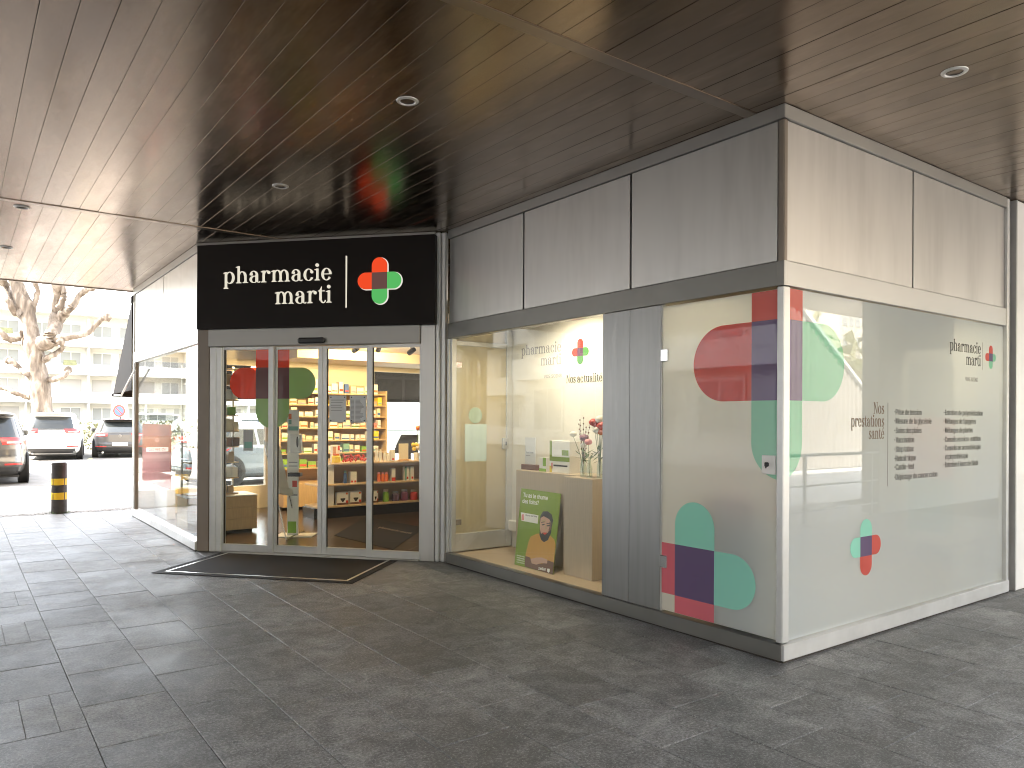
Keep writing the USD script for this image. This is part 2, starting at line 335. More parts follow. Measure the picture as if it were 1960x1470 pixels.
# stone paving: speckled grey slabs, cloudy pale wear, tone from slab to slab
mat('stone', {
    'g': ('geometry', {}),
    'big': ('noise_texture', {'scale': 1.3, 'detail': 6.0, 'roughness': .62}), 'fine': ('noise_texture', {'scale': 70.0, 'detail': 5.0, 'roughness': .75}),
    'sp': ('voronoi_texture', {'scale': 105.0}), 'mid': ('noise_texture', {'scale': 6.0, 'detail': 7.0, 'roughness': .68, 'distortion': .9}),
    'rb': ('rgb_ramp', {'ramp': [(.0, (.055, .056, .058)), (.38, (.102, .103, .105)), (.52, (.152, .152, .153)), (.68, (.215, .217, .22)), (1.0, (.36, .36, .36))]}),
    'add': ('math', {'math_type': 'multiply_add', 'value2': .95, 'value3': -.475}), 'sum': ('math', {'math_type': 'add'}),
    'add2': ('math', {'math_type': 'multiply_add', 'value2': 1.5, 'value3': -.75}), 'sum2': ('math', {'math_type': 'add'}),
    'spk': ('math', {'math_type': 'less_than', 'value2': .27}), 'spm': ('math', {'math_type': 'multiply'}), 'fz': ('math', {'math_type': 'greater_than', 'value2': .51}),
    'mx': ('mix', {'color2': (.42, .42, .41)}), 'spf': ('math', {'math_type': 'multiply', 'value2': .55}),
    'xy': ('separate_xyz', {}), 'cx': ('math', {'math_type': 'multiply_add', 'value2': 1 / .4155, 'value3': -.53 / .4155 + 100}), 'cf': ('math', {'math_type': 'floor'}),
    'par': ('math', {'math_type': 'modulo', 'value2': 2.0}), 'oy': ('math', {'math_type': 'multiply_add', 'value2': .295, 'value3': -.28}), 'ys': ('math', {'math_type': 'add'}), 'yd': ('math', {'math_type': 'multiply', 'value2': 1 / .6}), 'yf': ('math', {'math_type': 'floor'}),
    'cc': ('combine_xyz', {'z': 3.3}), 'wn': ('white_noise_texture', {'dimensions': '3D'}),
    'gum': ('voronoi_texture', {'scale': 1.9}), 'gr': ('math', {'math_type': 'less_than', 'value2': .045}), 'gf': ('math', {'math_type': 'multiply', 'value2': .45}), 'gm': ('mix', {'color2': (.03, .03, .03)}),
    'tone': ('map_range', {'from_min': 0.0, 'from_max': 1.0, 'to_min': .98, 'to_max': 1.42}), 'vm': ('vector_math', {'math_type': 'scale'}),
    'ro': ('map_range', {'from_min': .3, 'from_max': .7, 'to_min': .42, 'to_max': .66}),
    'hs': ('math', {'math_type': 'multiply_add', 'value2': .7}), 'b': ('bump', {'strength': .6, 'distance': .004}),
    'p': ('principled_bsdf', {'specular_ior_level': .55})},
    [('g.position', 'big.vector'), ('g.position', 'fine.vector'), ('g.position', 'sp.vector'), ('g.position', 'mid.vector'),
     ('mid.fac', 'add.value1'), ('big.fac', 'sum.value1'), ('add.value', 'sum.value2'), ('fine.fac', 'add2.value1'), ('sum.value', 'sum2.value1'), ('add2.value', 'sum2.value2'),
     ('sum2.value', 'rb.fac'), ('sp.distance', 'spk.value1'), ('fine.fac', 'fz.value1'), ('spk.value', 'spm.value1'), ('fz.value', 'spm.value2'), ('spm.value', 'spf.value1'),
     ('spf.value', 'mx.fac'), ('rb.color', 'mx.color1'), ('g.position', 'xy.vector'), ('xy.x', 'cx.value1'), ('cx.value', 'cf.value1'), ('cf.value', 'par.value1'), ('par.value', 'oy.value1'), ('xy.y', 'ys.value1'), ('oy.value', 'ys.value2'), ('ys.value', 'yd.value1'), ('yd.value', 'yf.value1'),
     ('cf.value', 'cc.x'), ('yf.value', 'cc.y'), ('cc.vector', 'wn.vector'), ('wn.value', 'tone.value'), ('g.position', 'gum.vector'), ('gum.distance', 'gr.value1'), ('gr.value', 'gf.value1'), ('gf.value', 'gm.fac'), ('mx.color', 'gm.color1'), ('gm.color', 'vm.vector1'), ('tone.result', 'vm.scale'), ('vm.vector', 'p.base_color'),
     ('big.fac', 'ro.value'), ('ro.result', 'p.roughness'), ('fine.fac', 'hs.value1'), ('mid.fac', 'hs.value3'), ('hs.value', 'b.height'), ('b.normal', 'p.normal')], 'p.BSDF')
mat('bark', {'tc': ('texture_coordinate', {}), 'mp': ('mapping', {'scale': (2.2, 2.2, .45)}), 'n': ('noise_texture', {'scale': 3.0, 'detail': 7.0, 'distortion': .4}),
             'r': ('rgb_ramp', {'ramp': [(.3, (.075, .057, .042)), (.5, (.17, .132, .10)), (.66, (.28, .235, .19))]}), 'b': ('bump', {'strength': .8, 'distance': .05}), 'p': ('principled_bsdf', {'roughness': .85})},
    [('tc.object', 'mp.vector'), ('mp.vector', 'n.vector'), ('n.fac', 'r.fac'), ('r.color', 'p.base_color'), ('n.fac', 'b.height'), ('b.normal', 'p.normal')], 'p.BSDF')

# ------------------------------------------------------------------ lettering: a roman face drawn from stems, bowls and hairlines
ST, HL = .185, .05
def R(x0, y0, x1, y1): return sbox(min(x0, x1), min(y0, y1), max(x0, x1), max(y0, y1))
def ell(cx, cy, rx, ry): return affinity.translate(affinity.scale(Point(0, 0).buffer(1, 20), rx, ry), cx, cy)
def foot(x, y=0.0, w=.46): return unary_union([R(x - w / 2, y, x + w / 2, y + HL), Polygon([(x - ST / 2 - .07, y + HL * .9), (x + ST / 2 + .07, y + HL * .9), (x + ST / 2, y + .15), (x - ST / 2, y + .15)])])
def flag(x, y): return Polygon([(x - ST / 2 - .16, y - .07), (x - ST / 2 - .16, y - .11), (x - ST / 2, y - .13), (x + ST / 2, y - .1), (x + ST / 2, y), (x + ST / 2 - .04, y)])
def stem(x, y0, y1, base=True, top=True):
    p = [R(x - ST / 2, y0, x + ST / 2, y1)]
    if base: p.append(foot(x, y0))
    if top: p.append(flag(x, y1))
    return unary_union(p)
def arch(x0, x1):
    o = ell((x0 + x1) / 2 + .02, .60, (x1 - x0) / 2 + ST / 2 - .02, .425); i = ell((x0 + x1) / 2 - .015, .57, (x1 - x0) / 2 - ST / 2 - .005, .375)
    ring = o.difference(i).intersection(R(x0, .60, x1 + ST, 1.2)).difference(R(x0 - 1, .6, x0, 1.2))
    return unary_union([ring, R(x1 - ST / 2, .05, x1 + ST / 2, .62), foot(x1)])
def ringo(cx, w=.44, t=.2): return ell(cx, .5, w, .525).difference(ell(cx, .5, w - t, .465))
def ball(x, y, r=.125): return Point(x, y).buffer(r)
def g_p(): return unary_union([stem(.24, -.46, 1.0), ell(.60, .5, .43, .525).difference(ell(.555, .5, .265, .46)).difference(R(-1, -1, .24, 2))]), 1.10
def g_h(): return unary_union([stem(.24, 0, 1.48), arch(.24, .86)]), 1.14
def g_n(): return unary_union([stem(.24, 0, 1.0), arch(.24, .86)]), 1.14
def g_m(): return unary_union([stem(.24, 0, 1.0), arch(.24, .84), arch(.84, 1.44)]), 1.72
def g_a():
    top = ell(.42, .66, .37, .365).difference(ell(.38, .64, .225, .315)).intersection(R(0, .66, 1, 1.2))
    bowl = ell(.40, .28, .36, .305).difference(ell(.455, .28, .225, .245)).difference(R(.66, -1, 2, 2))
    tail = ell(.86, .14, .18, .155).difference(ell(.88, .17, .11, .125)).intersection(R(.66, -.1, .98, .13))
    return unary_union([top, R(.57, .10, .79, .67), bowl, ball(.19, .74, .125), R(.45, .535, .6, .585), tail]), 1.0
def g_r(): return unary_union([stem(.24, 0, 1.0), ell(.56, .62, .30, .40).difference(ell(.57, .58, .24, .36)).intersection(R(.3, .62, .72, 1.1)), ball(.70, .84, .135)]), .86
def g_c():
    r = ringo(.47).difference(Polygon([(.62, .30), (1.2, .18), (1.2, .95), (.62, .72)]))
    return unary_union([r, ball(.74, .74, .125)]), .92
def g_e():
    r = ringo(.47).difference(Polygon([(.64, .49), (1.2, .49), (1.2, .2), (.72, .2)]))
    return unary_union([r, R(.2, .49, .86, .545)]), .96
def g_i(): return unary_union([stem(.24, 0, 1.0), ball(.225, 1.30, .145)]), .50
def g_l(): return stem(.24, 0, 1.48), .48
def g_t():
    tail = ell(.47, .22, .23, .25).difference(ell(.50, .24, .135, .19)).intersection(R(.2, -.1, .72, .22))
    return unary_union([R(.14, .2, .34, 1.0), Polygon([(.34, 1.34), (.34, .95), (.03, .95), (.03, .99), (.14, 1.02), (.26, 1.2)]), R(.03, .94, .60, 1.0), tail]), .66
def g_o(): return ringo(.47), .95
def g_s():
    c = LineString([(.66, .80), (.60, .92), (.42, .985), (.22, .92), (.16, .76), (.24, .62), (.46, .49), (.64, .36), (.68, .20), (.56, .06), (.36, .01), (.18, .08), (.11, .24)])
    return unary_union([c.buffer(.045), LineString([(.20, .68), (.30, .58), (.46, .49), (.60, .40), (.65, .28)]).buffer(.105), R(.64, .68, .70, .98), R(.09, .02, .15, .34)]), .80
def g_u(): p, w = g_n(); return affinity.rotate(p, 180, origin=(.55, .5)), 1.14
def g_N(): return unary_union([R(.16, 0, .22, 1.42), R(.98, 0, 1.04, 1.42), Polygon([(.10, 1.42), (.36, 1.42), (1.04, 0), (.94, 0)]), foot(.19, 0, .42).intersection(R(-.1, 0, .5, .06)), R(.78, 1.365, 1.24, 1.42), R(-.02, 1.365, .3, 1.42)]), 1.22
def g_ee():
    p, w = g_e(); return unary_union([p, Polygon([(.42, 1.12), (.52, 1.10), (.78, 1.38), (.60, 1.44)])]), w
GLY = dict(p=g_p, h=g_h, n=g_n, m=g_m, a=g_a, r=g_r, c=g_c, e=g_e, i=g_i, l=g_l, t=g_t, o=g_o, s=g_s, u=g_u, N=g_N)
GLY['é'] = g_ee
def roman(text, gap=.075):
    out, x = [], 0.0
    for ch in text:
        if ch == ' ': x += .42; out.append(None); continue
        p, w = GLY[ch](); out.append(affinity.translate(p, x, 0)); x += w + gap
    return out
def fit(polys, s0, s1, zb, xh):
    """Letters scaled to lie between s0 and s1 on the baseline zb with lower-case height xh."""
    ps = [p for p in polys if p is not None]; b = unary_union(ps).bounds
    k = (s1 - s0) / (b[2] - b[0])
    return [affinity.affine_transform(p, [k, 0, 0, xh, s0 - b[0] * k, zb]) for p in ps]
def sans(text, fr, s0, s1, zb, h, d, bold=False, mb=None):
    m = meshkit.text_mesh(text, h, .001, bold); v = np.array(m.vertices)
    x0, x1 = v[:, 0].min(), v[:, 0].max()
    v[:, 0] = s0 + (v[:, 0] - x0) * (s1 - s0) / (x1 - x0); v[:, 1] += zb; v[:, 2] += d
    mb = mb or MB(); mb.add(fr.w(v), m.faces); return mb
def emblem(xa, xb, y0, y1, ya, yb, x0, x1):
    """The cross of two round-ended bars as five pieces: top, left, right, bottom, middle."""
    r, q = (xb - xa) / 2, (yb - ya) / 2
    vert = unary_union([R(xa, y0 + r, xb, y1 - r), Point((xa + xb) / 2, y0 + r).buffer(r, 24), Point((xa + xb) / 2, y1 - r).buffer(r, 24)])
    hor = unary_union([R(x0 + q, ya, x1 - q, yb), Point(x0 + q, (ya + yb) / 2).buffer(q, 24), Point(x1 - q, (ya + yb) / 2).buffer(q, 24)])
    B = 99
    return dict(top=vert.intersection(R(-B, yb, B, B)), bottom=vert.intersection(R(-B, -B, B, ya)), left=hor.intersection(R(-B, -B, xa, B)),
                right=hor.intersection(R(xb, -B, B, B)), middle=R(xa, ya, xb, yb))

# ================================================================== THE SETTING
def gz(y): return float(np.interp(y, [13.7, 20, 30, 60], [0.0, .0, .06, .20]))
def sheet(xs, ys, zf):
    mb = MB(); P = np.array([[(x, y, zf(x, y)) for y in ys] for x in xs]); v = P.reshape(-1, 3); n = len(ys)
    i, j = np.meshgrid(np.arange(len(xs) - 1), np.arange(n - 1), indexing='ij')
    q = np.stack([i * n + j, (i + 1) * n + j, (i + 1) * n + j + 1, i * n + j + 1], -1).reshape(-1, 4)
    return mb.add(v, np.vstack([q[:, [0, 1, 2]], q[:, [0, 2, 3]]]))
GX = [-1500, -400, -120, -60, -30, -10, 0, 5, 10, 30, 60, 120, 400, 1500]
GY = [-1500, -400, -120, -40, -4, 0, 6, 13.4, 14.5, 16, 20, 25, 30, 40, 60, 90, 150, 400, 1500]
single('ground', None, None, sheet(GX, GY, lambda x, y: gz(y) - .16 if y > 13 else -.16), 'earth', kind='structure')
single('parking_lot', None, None, sheet([-60, -30, -10, 0, 5, 10, 30, 60], [13.75, 14.5, 16, 18, 20, 23, 26, 30, 36], lambda x, y: gz(y) - .012), 'asphalt', smooth=30, kind='structure')
single('street', None, None, sheet([-60, -30, -6.2], [-60, -20, 0, 13.74], lambda x, y: -.012), 'asphalt', kind='structure')
single('lower_yard', None, None, sheet([-6.15, 10, 60], [-60, -20, -2.3], lambda x, y: -.03), 'concrete', kind='structure')

# pavement: stone slabs 41.5 x 60 cm, laid in half bond, joints running towards the car park
PITCH, LEN = .4155, .60
inside = Polygon([(4.16, 2.81), (4.16, 6.80), (2.22, 8.99), (2.22, 12.80), (9.5, 12.80), (9.5, 2.81)])
pav = thing('pavement', kind='structure')
part(pav, 'bedding', MB().box((-6.1, -2.2, -.14), (18, 13.72, -.007)), 'grout', kind='structure')
slabs = []
for k in range(-16, 30):
    xa = .53 + PITCH * k; off = .28 if k % 2 == 0 else -.015
    for j in range(-4, 24):
        ya = off + LEN * j; yb = min(ya + LEN, 13.70); ya = max(ya, -2.15)
        if yb - ya < .1: continue
        cx, cy = xa + PITCH / 2, (ya + yb) / 2
        if inside.contains(sbox(xa, ya, xa + PITCH, yb)): continue
        dz = RNG.normal(0, .0007); tilt = RNG.normal(0, .0011, 2)
        pieces = [(xa, ya, xa + PITCH, yb)]
        if k in (-1,) and j in (5, 7, 10, 12): pieces = [(xa, ya, xa + .16, yb), (xa + .16, ya, xa + .30, yb), (xa + .30, ya, xa + PITCH, yb)]
        for q in pieces:
            g_ = .0021 if len(pieces) == 1 else .0009
            mb = MB().box((q[0] + g_, q[1] + .0021, -.05), (q[2] - g_, q[3] - .0021, 0), .0024)
            v = mb.V[0]; v[:, 2] += np.where(v[:, 2] > -.02, dz - .001 + (v[:, 0] - cx) * tilt[0] + (v[:, 1] - cy) * tilt[1], 0)
            d = np.array([cx, cy, -EYE]); dep = d @ FW; u = CX + FPX * (d @ RT) / max(dep, .01)
            vis = dep > 1.5 and -150 < u < 2110 and HOR + FPX * EYE / dep < 1560
            slabs.append((dep if vis else 1e3 + abs(dep), mb))
slabs.sort(key=lambda t: t[0])
for d, mb in slabs[:295]: part(pav, 'paving_stone', mb, 'stone')
rest = MB()
for d, mb in slabs[295:]:
    for v, f in zip(mb.V, mb.F): rest.add(v, f)
part(pav, 'paving_stones', rest, 'stone', kind='stuff')
# strip of small setts between slabs and asphalt
sm = MB()
for i in range(int(9 / .1)):
    for j in range(3):
        if 2 + i * .1 > 3.5 and 0: continue
        x = -2.6 + i * .103 + (.05 if j % 2 else 0); y = 13.745 + j * .1 - .02
        sm.box((x, y, -.05), (x + .096, y + .093, RNG.normal(0, .002)), .008)
single('sett_strip', None, None, sm, 'sett', kind='stuff')
mk = MB()
for x0, y0, x1, y1, w in ((2.9, 24.4, 3.9, 30.6, .12), (5.7, 24.0, 6.7, 30.0, .12), (.2, 24.8, 1.2, 31.0, .12)):
    for a in range(6):
        p, q = np.array([x0 + (x1 - x0) * a / 6, y0 + (y1 - y0) * a / 6]), np.array([x0 + (x1 - x0) * (a + 1) / 6, y0 + (y1 - y0) * (a + 1) / 6])
        n = np.array([-(q - p)[1], (q - p)[0]]); n = n / np.linalg.norm(n) * w / 2
        c = [p - n, q - n, q + n, p + n]; mb = [(*k, gz(k[1]) - .006) for k in c]
        mk.add(mb, [[0, 1, 2], [0, 2, 3]])
single('parking_marking', None, None, mk, 'road_paint', kind='structure')

# ceiling of metal planks, running towards the car park, in three bays between flat trims
cei = thing('ceiling', kind='structure')
XL, XR, Y0, Y1 = -5.2, 17.6, -2.1, 13.05
T1, T2 = 3.03, 8.24
part(cei, 'backing', MB().box((XL, Y0, ZC + .02), (XR, Y1, ZC + .05)), 'plank_gap')
PW_ = .1555
bays = [(Y0, T1 - .04), (T1 + .04, T2 - .035), (T2 + .035, Y1 - .03)]
pl = []
for k in range(int((XR - XL) / PW_)):
    xa = .317 + PW_ * (k - 36)
    if xa < XL or xa + PW_ > XR: continue
    for b, (ya, yb) in enumerate(bays):
        if b == 2: xs = xa + .03
        else: xs = xa
        dz = RNG.normal(0, .0006)
        # a plank with folded, rounded long edges
        prof = [(.0016, .018), (.0016, .0012), (.0028, 0), (PW_ - .0028, 0), (PW_ - .0016, .0012), (PW_ - .0016, .018)]
        v = np.array([(xs + p[0], y, ZC + p[1] + dz) for y in (ya, yb) for p in prof]); n = len(prof)
        f = []
        for i in range(n - 1): f += [[i, i + n, i + 1], [i + 1, i + n, i + n + 1]]
        f += [[0, i, i + 1] for i in range(1, n - 1)] + [[n, n + i + 1, n + i] for i in range(1, n - 1)]
        mb = MB().add(v, np.array(f)[:, ::-1])
        d = np.array([xs, min(max((ya + yb) / 2, 0), 13), 2]); pl.append((abs(xs - 3.2), mb))
pl.sort(key=lambda t: t[0])
for d, mb in pl[:294]: part(cei, 'ceiling_plank', mb, 'plank_metal')
if len(pl) > 294:
    r_ = MB()
    for d, mb in pl[294:]: r_.add(mb.V[0], mb.F[0])
    part(cei, 'ceiling_planks', r_, 'plank_metal', kind='stuff')
for yt, w in ((T1, .043), (T2, .038)):
    part(cei, 'ceiling_trim', MB().box((XL, yt - w, ZC - .006), (XR, yt + w, ZC + .018), .002), 'ceiling_trim')
part(cei, 'edge_trim', MB().box((XL, Y1 - .03, ZC - .012), (XR, Y1 + .012, ZC + .3), .004), 'ceiling_trim')

# ================================================================== THE PHARMACY
ph = thing('pharmacy_building', 'metal and glass pharmacy with frosted corner windows under a dark plank canopy', 'building', (XC, YC, 0))
ZT, ZF1, ZB1, ZB0, ZP = ZC - .09, ZC - .093, 2.50, 2.345, .112
# storeys above the canopy
part(ph, 'upper_storeys', MB().box((XL, Y0, ZC + .32), (XR, Y1, 9.6)), 'render_warm')
part(ph, 'canopy_slab', MB().box((XL - .05, Y0 - .05, ZC + .052), (XR + .05, Y1 - .035, ZC + .318)), 'concrete')
def facade(fr, L, joints, s0=0.0, s1=None, pl0=None):
    s1 = L if s1 is None else s1
    part(ph, 'fascia_backing', MB().box((s0 + .01, ZB1 + .01, -.07), (s1 - .01, ZC, -.045), fr=fr), 'joint_dark')
    edges = [s0] + joints + [s1]
    for a, b in zip(edges[:-1], edges[1:]):
        part(ph, 'fascia_panel', MB().box((a + .011, ZB1 + .004, -.042), (b - .011, ZF1, -.012), .003, fr=fr), 'fascia_metal')
    part(ph, 'top_trim', MB().box((s0, ZT, -.06), (s1, ZC - .002, .006), .003, fr=fr), 'trim_metal')
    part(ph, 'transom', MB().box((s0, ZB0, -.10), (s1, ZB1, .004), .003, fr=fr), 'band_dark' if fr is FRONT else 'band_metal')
def plinth(fr, s0, s1, m):
    part(ph, 'plinth', MB().box((s0, .012, -.06), (s1, ZP, .02), .003, fr=fr), m)
    part(ph, 'plinth_seal', MB().box((s0 + .004, -.004, -.06), (s1 - .004, .0115, .012), fr=fr), 'joint_dark')
facade(FRONT, LFR, [6.795 - 5.481, 6.795 - 4.128], s0=.03, s1=LFR - .048)
facade(RIGHT, LRI, [5.795 - XC], s0=.030, s1=LRI - .09)
facade(LEFT, LLE, [12.776 - 10.792], s0=.04, s1=LLE)
for a, m in ((0, 'joint_dark'),):
    part(ph, 'corner_strip', MB().box((LFR - .048, ZB1, -.040), (LFR - .002, ZF1, -.006), .003, fr=FRONT).box((.002, ZB1, -.040), (.030, ZF1, -.007), .003, fr=RIGHT), 'brown_post')
    part(ph, 'corner_trim', MB().box((LFR - .05, ZT, -.05), (LFR + .006, ZC - .002, .0065), .003, fr=FRONT).box((-.0005, ZT, -.05), (.032, ZC - .002, .0068), .003, fr=RIGHT), 'trim_metal')
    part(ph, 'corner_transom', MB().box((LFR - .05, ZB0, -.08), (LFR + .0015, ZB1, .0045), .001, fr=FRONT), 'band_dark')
    part(ph, 'corner_transom', MB().box((-.0015, ZB0, -.06), (.032, ZB1, .0045), .001, fr=RIGHT), 'band_metal')
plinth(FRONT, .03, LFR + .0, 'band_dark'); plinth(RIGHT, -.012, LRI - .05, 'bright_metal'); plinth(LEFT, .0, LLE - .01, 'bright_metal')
part(ph, 'corner_post', MB().box((LFR - .05, ZP + .002, -.072), (LFR, ZB0 - .002, .0), .006, fr=FRONT), 'bright_metal')
part(ph, 'end_post', MB().box((LRI - .088, .0, -.06), (LRI - .04, ZC - .01, .010), .004, fr=RIGHT), 'bright_metal')
part(ph, 'end_joint', MB().box((LRI - .0385, 0, -.07), (LRI + .045, ZC, -.03), fr=RIGHT), 'joint_dark')
part(ph, 'end_post', MB().box((-.01, ZP + .002, -.05), (.055, ZB0 - .002, .004), .004, fr=LEFT), 'bright_metal')
# white wall beyond the right corner
wp = thing('white_pillar', 'white metal clad wall end at the far right beside the frosted corner window', 'wall', (7.58, 2.79, 0))
part(wp, 'cladding', MB().box((LRI + .066, .004, -.5), (LRI + 3.0, ZC - .006, .03), .006, fr=RIGHT), 'white_paint')
part(wp, 'edge_profile', MB().box((LRI + .046, .004, -.3), (LRI + .064, ZC - .006, .034), .003, fr=RIGHT), 'bright_metal')

# --- front: display window, blind panel, frosted door
def pane(parent, name, fr, s0, s1, z0, z1, d, m, t=.008, label=None):
    return part(parent, name, MB().box((s0, z0, d - t), (s1, z1, d), fr=fr), m, label=label)
WS0, WS1 = .045, 6.795 - 4.424
PS1 = 6.795 - 3.805
pane(ph, 'display_pane', FRONT, WS0, WS1, ZP + .002, ZB0 - .003, -.03, 'pane_glass')
part(ph, 'window_post', MB().box((.012, ZP + .002, -.055), (.043, ZB0 - .002, -.002), .003, fr=FRONT), 'bright_metal')
sm_ = 6.795 - 4.123
part(ph, 'blind_panel', MB().box((WS1 + .002, ZP + .002, -.05), (sm_ - .0015, ZB0 - .002, -.004), .002, fr=FRONT), 'panel_metal')
part(ph, 'blind_panel', MB().box((sm_ + .0015, ZP + .002, -.05), (PS1 - .004, ZB0 - .002, -.004), .002, fr=FRONT), 'panel_metal')
D0, D1 = PS1 + .006, LFR - .055
door = part(ph, 'frosted_door', MB().box((D0, ZP + .012, -.028), (D1, ZB0 - .016, -.018), fr=FRONT), 'frost_door', label='frosted glass door with coloured cross shapes')
for v in (680, 1075):
    s, z = FRONT.px(1268, v); part(door, 'hinge', MB().box((D0 - .012, z - .045, -.034), (D0 + .052, z + .045, -.004), .004, fr=FRONT), 'chrome')
s, z = FRONT.px(1474, 890)
lk = MB().box((D1 - .105, z - .06, -.03), (D1 - .004, z + .06, -.006), .003, fr=FRONT); part(door, 'lock_plate', lk, 'white_paint')
part(door, 'lock_knob', MB().box((D1 - .075, z - .012, -.006), (D1 - .048, z + .016, .012), .006, fr=FRONT).box((D1 - .064, z - .022, .006), (D1 - .058, z + .0, .016), .002, fr=FRONT), 'black_plastic')
part(ph, 'door_strip', MB().box((PS1 - .003, ZP + .002, -.045), (PS1 + .004, ZB0 - .002, -.010), fr=FRONT), 'bright_metal')
# cross shapes that wrap round the corner post
sa, zt = FRONT.px(1436, 616); _, zb = FRONT.px(1436, 767); sl, _ = FRONT.px(1325, 690)
sr, _ = RIGHT.px(1541, 700); sre, _ = RIGHT.px(1621, 700); _, ztip = RIGHT.px(1513, 905)
em = emblem(sa, LFR + sr, ztip - .05, 3.2, zb, zt, sl, LFR + sre)
def decals(parent, pieces, fr, clip, d, off=0.0, names=None):
    for k, m in names.items():
        g = affinity.translate(pieces[k].intersection(clip), off, 0)
        if g.is_empty or g.area < 1e-5: continue
        part(parent, 'film_shape', MB().poly(g, d, d + .0012, fr=fr), m)
CL = dict(top='film_red', left='film_red', middle='film_purple', right='film_green', bottom='film_green')
decals(door, em, FRONT, R(D0, ZP + .014, D1 - .002, ZB0 - .018), -.0165, names=CL)
s0_, zt_ = FRONT.px(1289, 1042); _, zb_ = FRONT.px(1289, 1140); s1_, _ = FRONT.px(1364, 1060); _, ztop = FRONT.px(1326, 962); se, _ = FRONT.px(1443, 1110)
em2 = emblem(s0_, s1_, -.6, ztop, zb_, zt_, s0_ - .9, se)
decals(door, em2, FRONT, R(D0, ZP + .014, D1 - .002, ZB0 - .018), -.0165, names=dict(top='film_mint', right='film_mint', middle='film_purple', left='film_pink', bottom='film_pink'))

# --- right: frosted window with lettering
RS0, RS1 = .073, LRI - .092
rw = pane(ph, 'frosted_window', RIGHT, RS0, RS1, ZP + .003, ZB0 - .006, -.022, 'frost', label='large frosted window with service list lettering')
decals(rw, em, RIGHT, R(LFR + RS0, ZP, LFR + RS1, ZB0 - .008), -.0205, off=-LFR, names=CL)
a, zt_ = RIGHT.px(1652, 1029); _, zb_ = RIGHT.px(1652, 1067); b, _ = RIGHT.px(1674, 1045); _, zt2 = RIGHT.px(1663, 994); _, zb2 = RIGHT.px(1663, 1102); l_, _ = RIGHT.px(1633, 1050); r_, _ = RIGHT.px(1691, 1045)
decals(rw, emblem(a, b, zb2, zt2, zb_, zt_, l_, r_), RIGHT, R(0, 0, 9, 9), -.0205, names=dict(top='film_mint', left='film_mint', middle='film_purple', right='film_red', bottom='film_red'))
a, zt_ = RIGHT.px(1898, 676); _, zb_ = RIGHT.px(1898, 691); b, _ = RIGHT.px(1905, 684); _, zt2 = RIGHT.px(1901, 661); _, zb2 = RIGHT.px(1901, 706); l_, _ = RIGHT.px(1891, 684); r_, _ = RIGHT.px(1911, 684)
decals(rw, emblem(a, b, zb2, zt2, zb_, zt_, l_, r_), RIGHT, R(0, 0, 9, 9), -.0205, names=CL)
def roman_line(parent, text, fr, p0, p1, xh, d, m, name='lettering'):
    (a, z0), (b, z1) = fr.px(*p0, d), fr.px(*p1, d); mb = MB()
    for g in fit(roman(text), a, b, (z0 + z1) / 2, xh): mb.poly(g, d, d + .0012, fr=fr)
    return part(parent, name, mb, m)
DG = -.0205
xh = .062
roman_line(rw, 'pharmacie', RIGHT, (1818, 671), (1877, 677), .066, DG, 'ink')
roman_line(rw, 'marti', RIGHT, (1849, 699), (1877, 700), .066, DG, 'ink')
roman_line(rw, 'Nos', RIGHT, (1672, 792), (1692, 792), .058, DG, 'ink_brown')
roman_line(rw, 'prestations', RIGHT, (1629, 817), (1692, 816), .058, DG, 'ink_brown')
roman_line(rw, 'santé', RIGHT, (1663, 841), (1692, 839), .058, DG, 'ink_brown')
for u, v0, v1 in ((1705, 771, 931), (1885.5, 655, 708)):
    s, za = RIGHT.px(u, v0); _, zb = RIGHT.px(u, v1); part(rw, 'divider', MB().box((s - .003, zb, DG), (s + .003, za, DG + .001), fr=RIGHT), 'ink_grey')
sA, zA = RIGHT.px(1853, 729); sB, zB = RIGHT.px(1877, 729)
part(rw, 'lettering', sans('VOS SOINS', RIGHT, sA, sB, zA, .034, DG), 'ink_grey')
for t, u0, u1, v in (('Prise de tension', 1720, 1769, 794), ('Mesure de la glycémie', 1720, 1788, 811), ('Soins des plaies', 1720, 1769, 829), ('Vaccination', 1720, 1755, 847), ('Stop tabac', 1720, 1754, 864.5),
                     ('Retrait tique', 1720, 1758, 882), ('Cardio-test', 1720, 1755, 900), ('Dépistage du cancer colon', 1720, 1799, 917),
                     ('Entretien de polymédication', 1814, 1886, 795), ('Mélanges de Spagyries', 1814, 1873, 811), ('Mélanges de plantes', 1814, 1867, 828), ('Conseils en micro-nutrition', 1814, 1882, 845),
                     ('Conseils en aromathérapie', 1814, 1882, 861), ('et phytothérapie', 1814, 1858, 878), ('Entretien Fleurs de Bach', 1814, 1877, 894)):
    (a, z0), (b, z1) = RIGHT.px(u0, v), RIGHT.px(u1, v - (3 if v > 890 else 0))
    mb = sans(t, RIGHT, a, b, (z0 + z1) / 2, .042, DG)
    if not t.startswith('et '): mb.box((a - .022, (z0 + z1) / 2 + .018, DG), (a - .010, (z0 + z1) / 2 + .024, DG + .001), fr=RIGHT)
    part(rw, 'lettering', mb, 'ink')

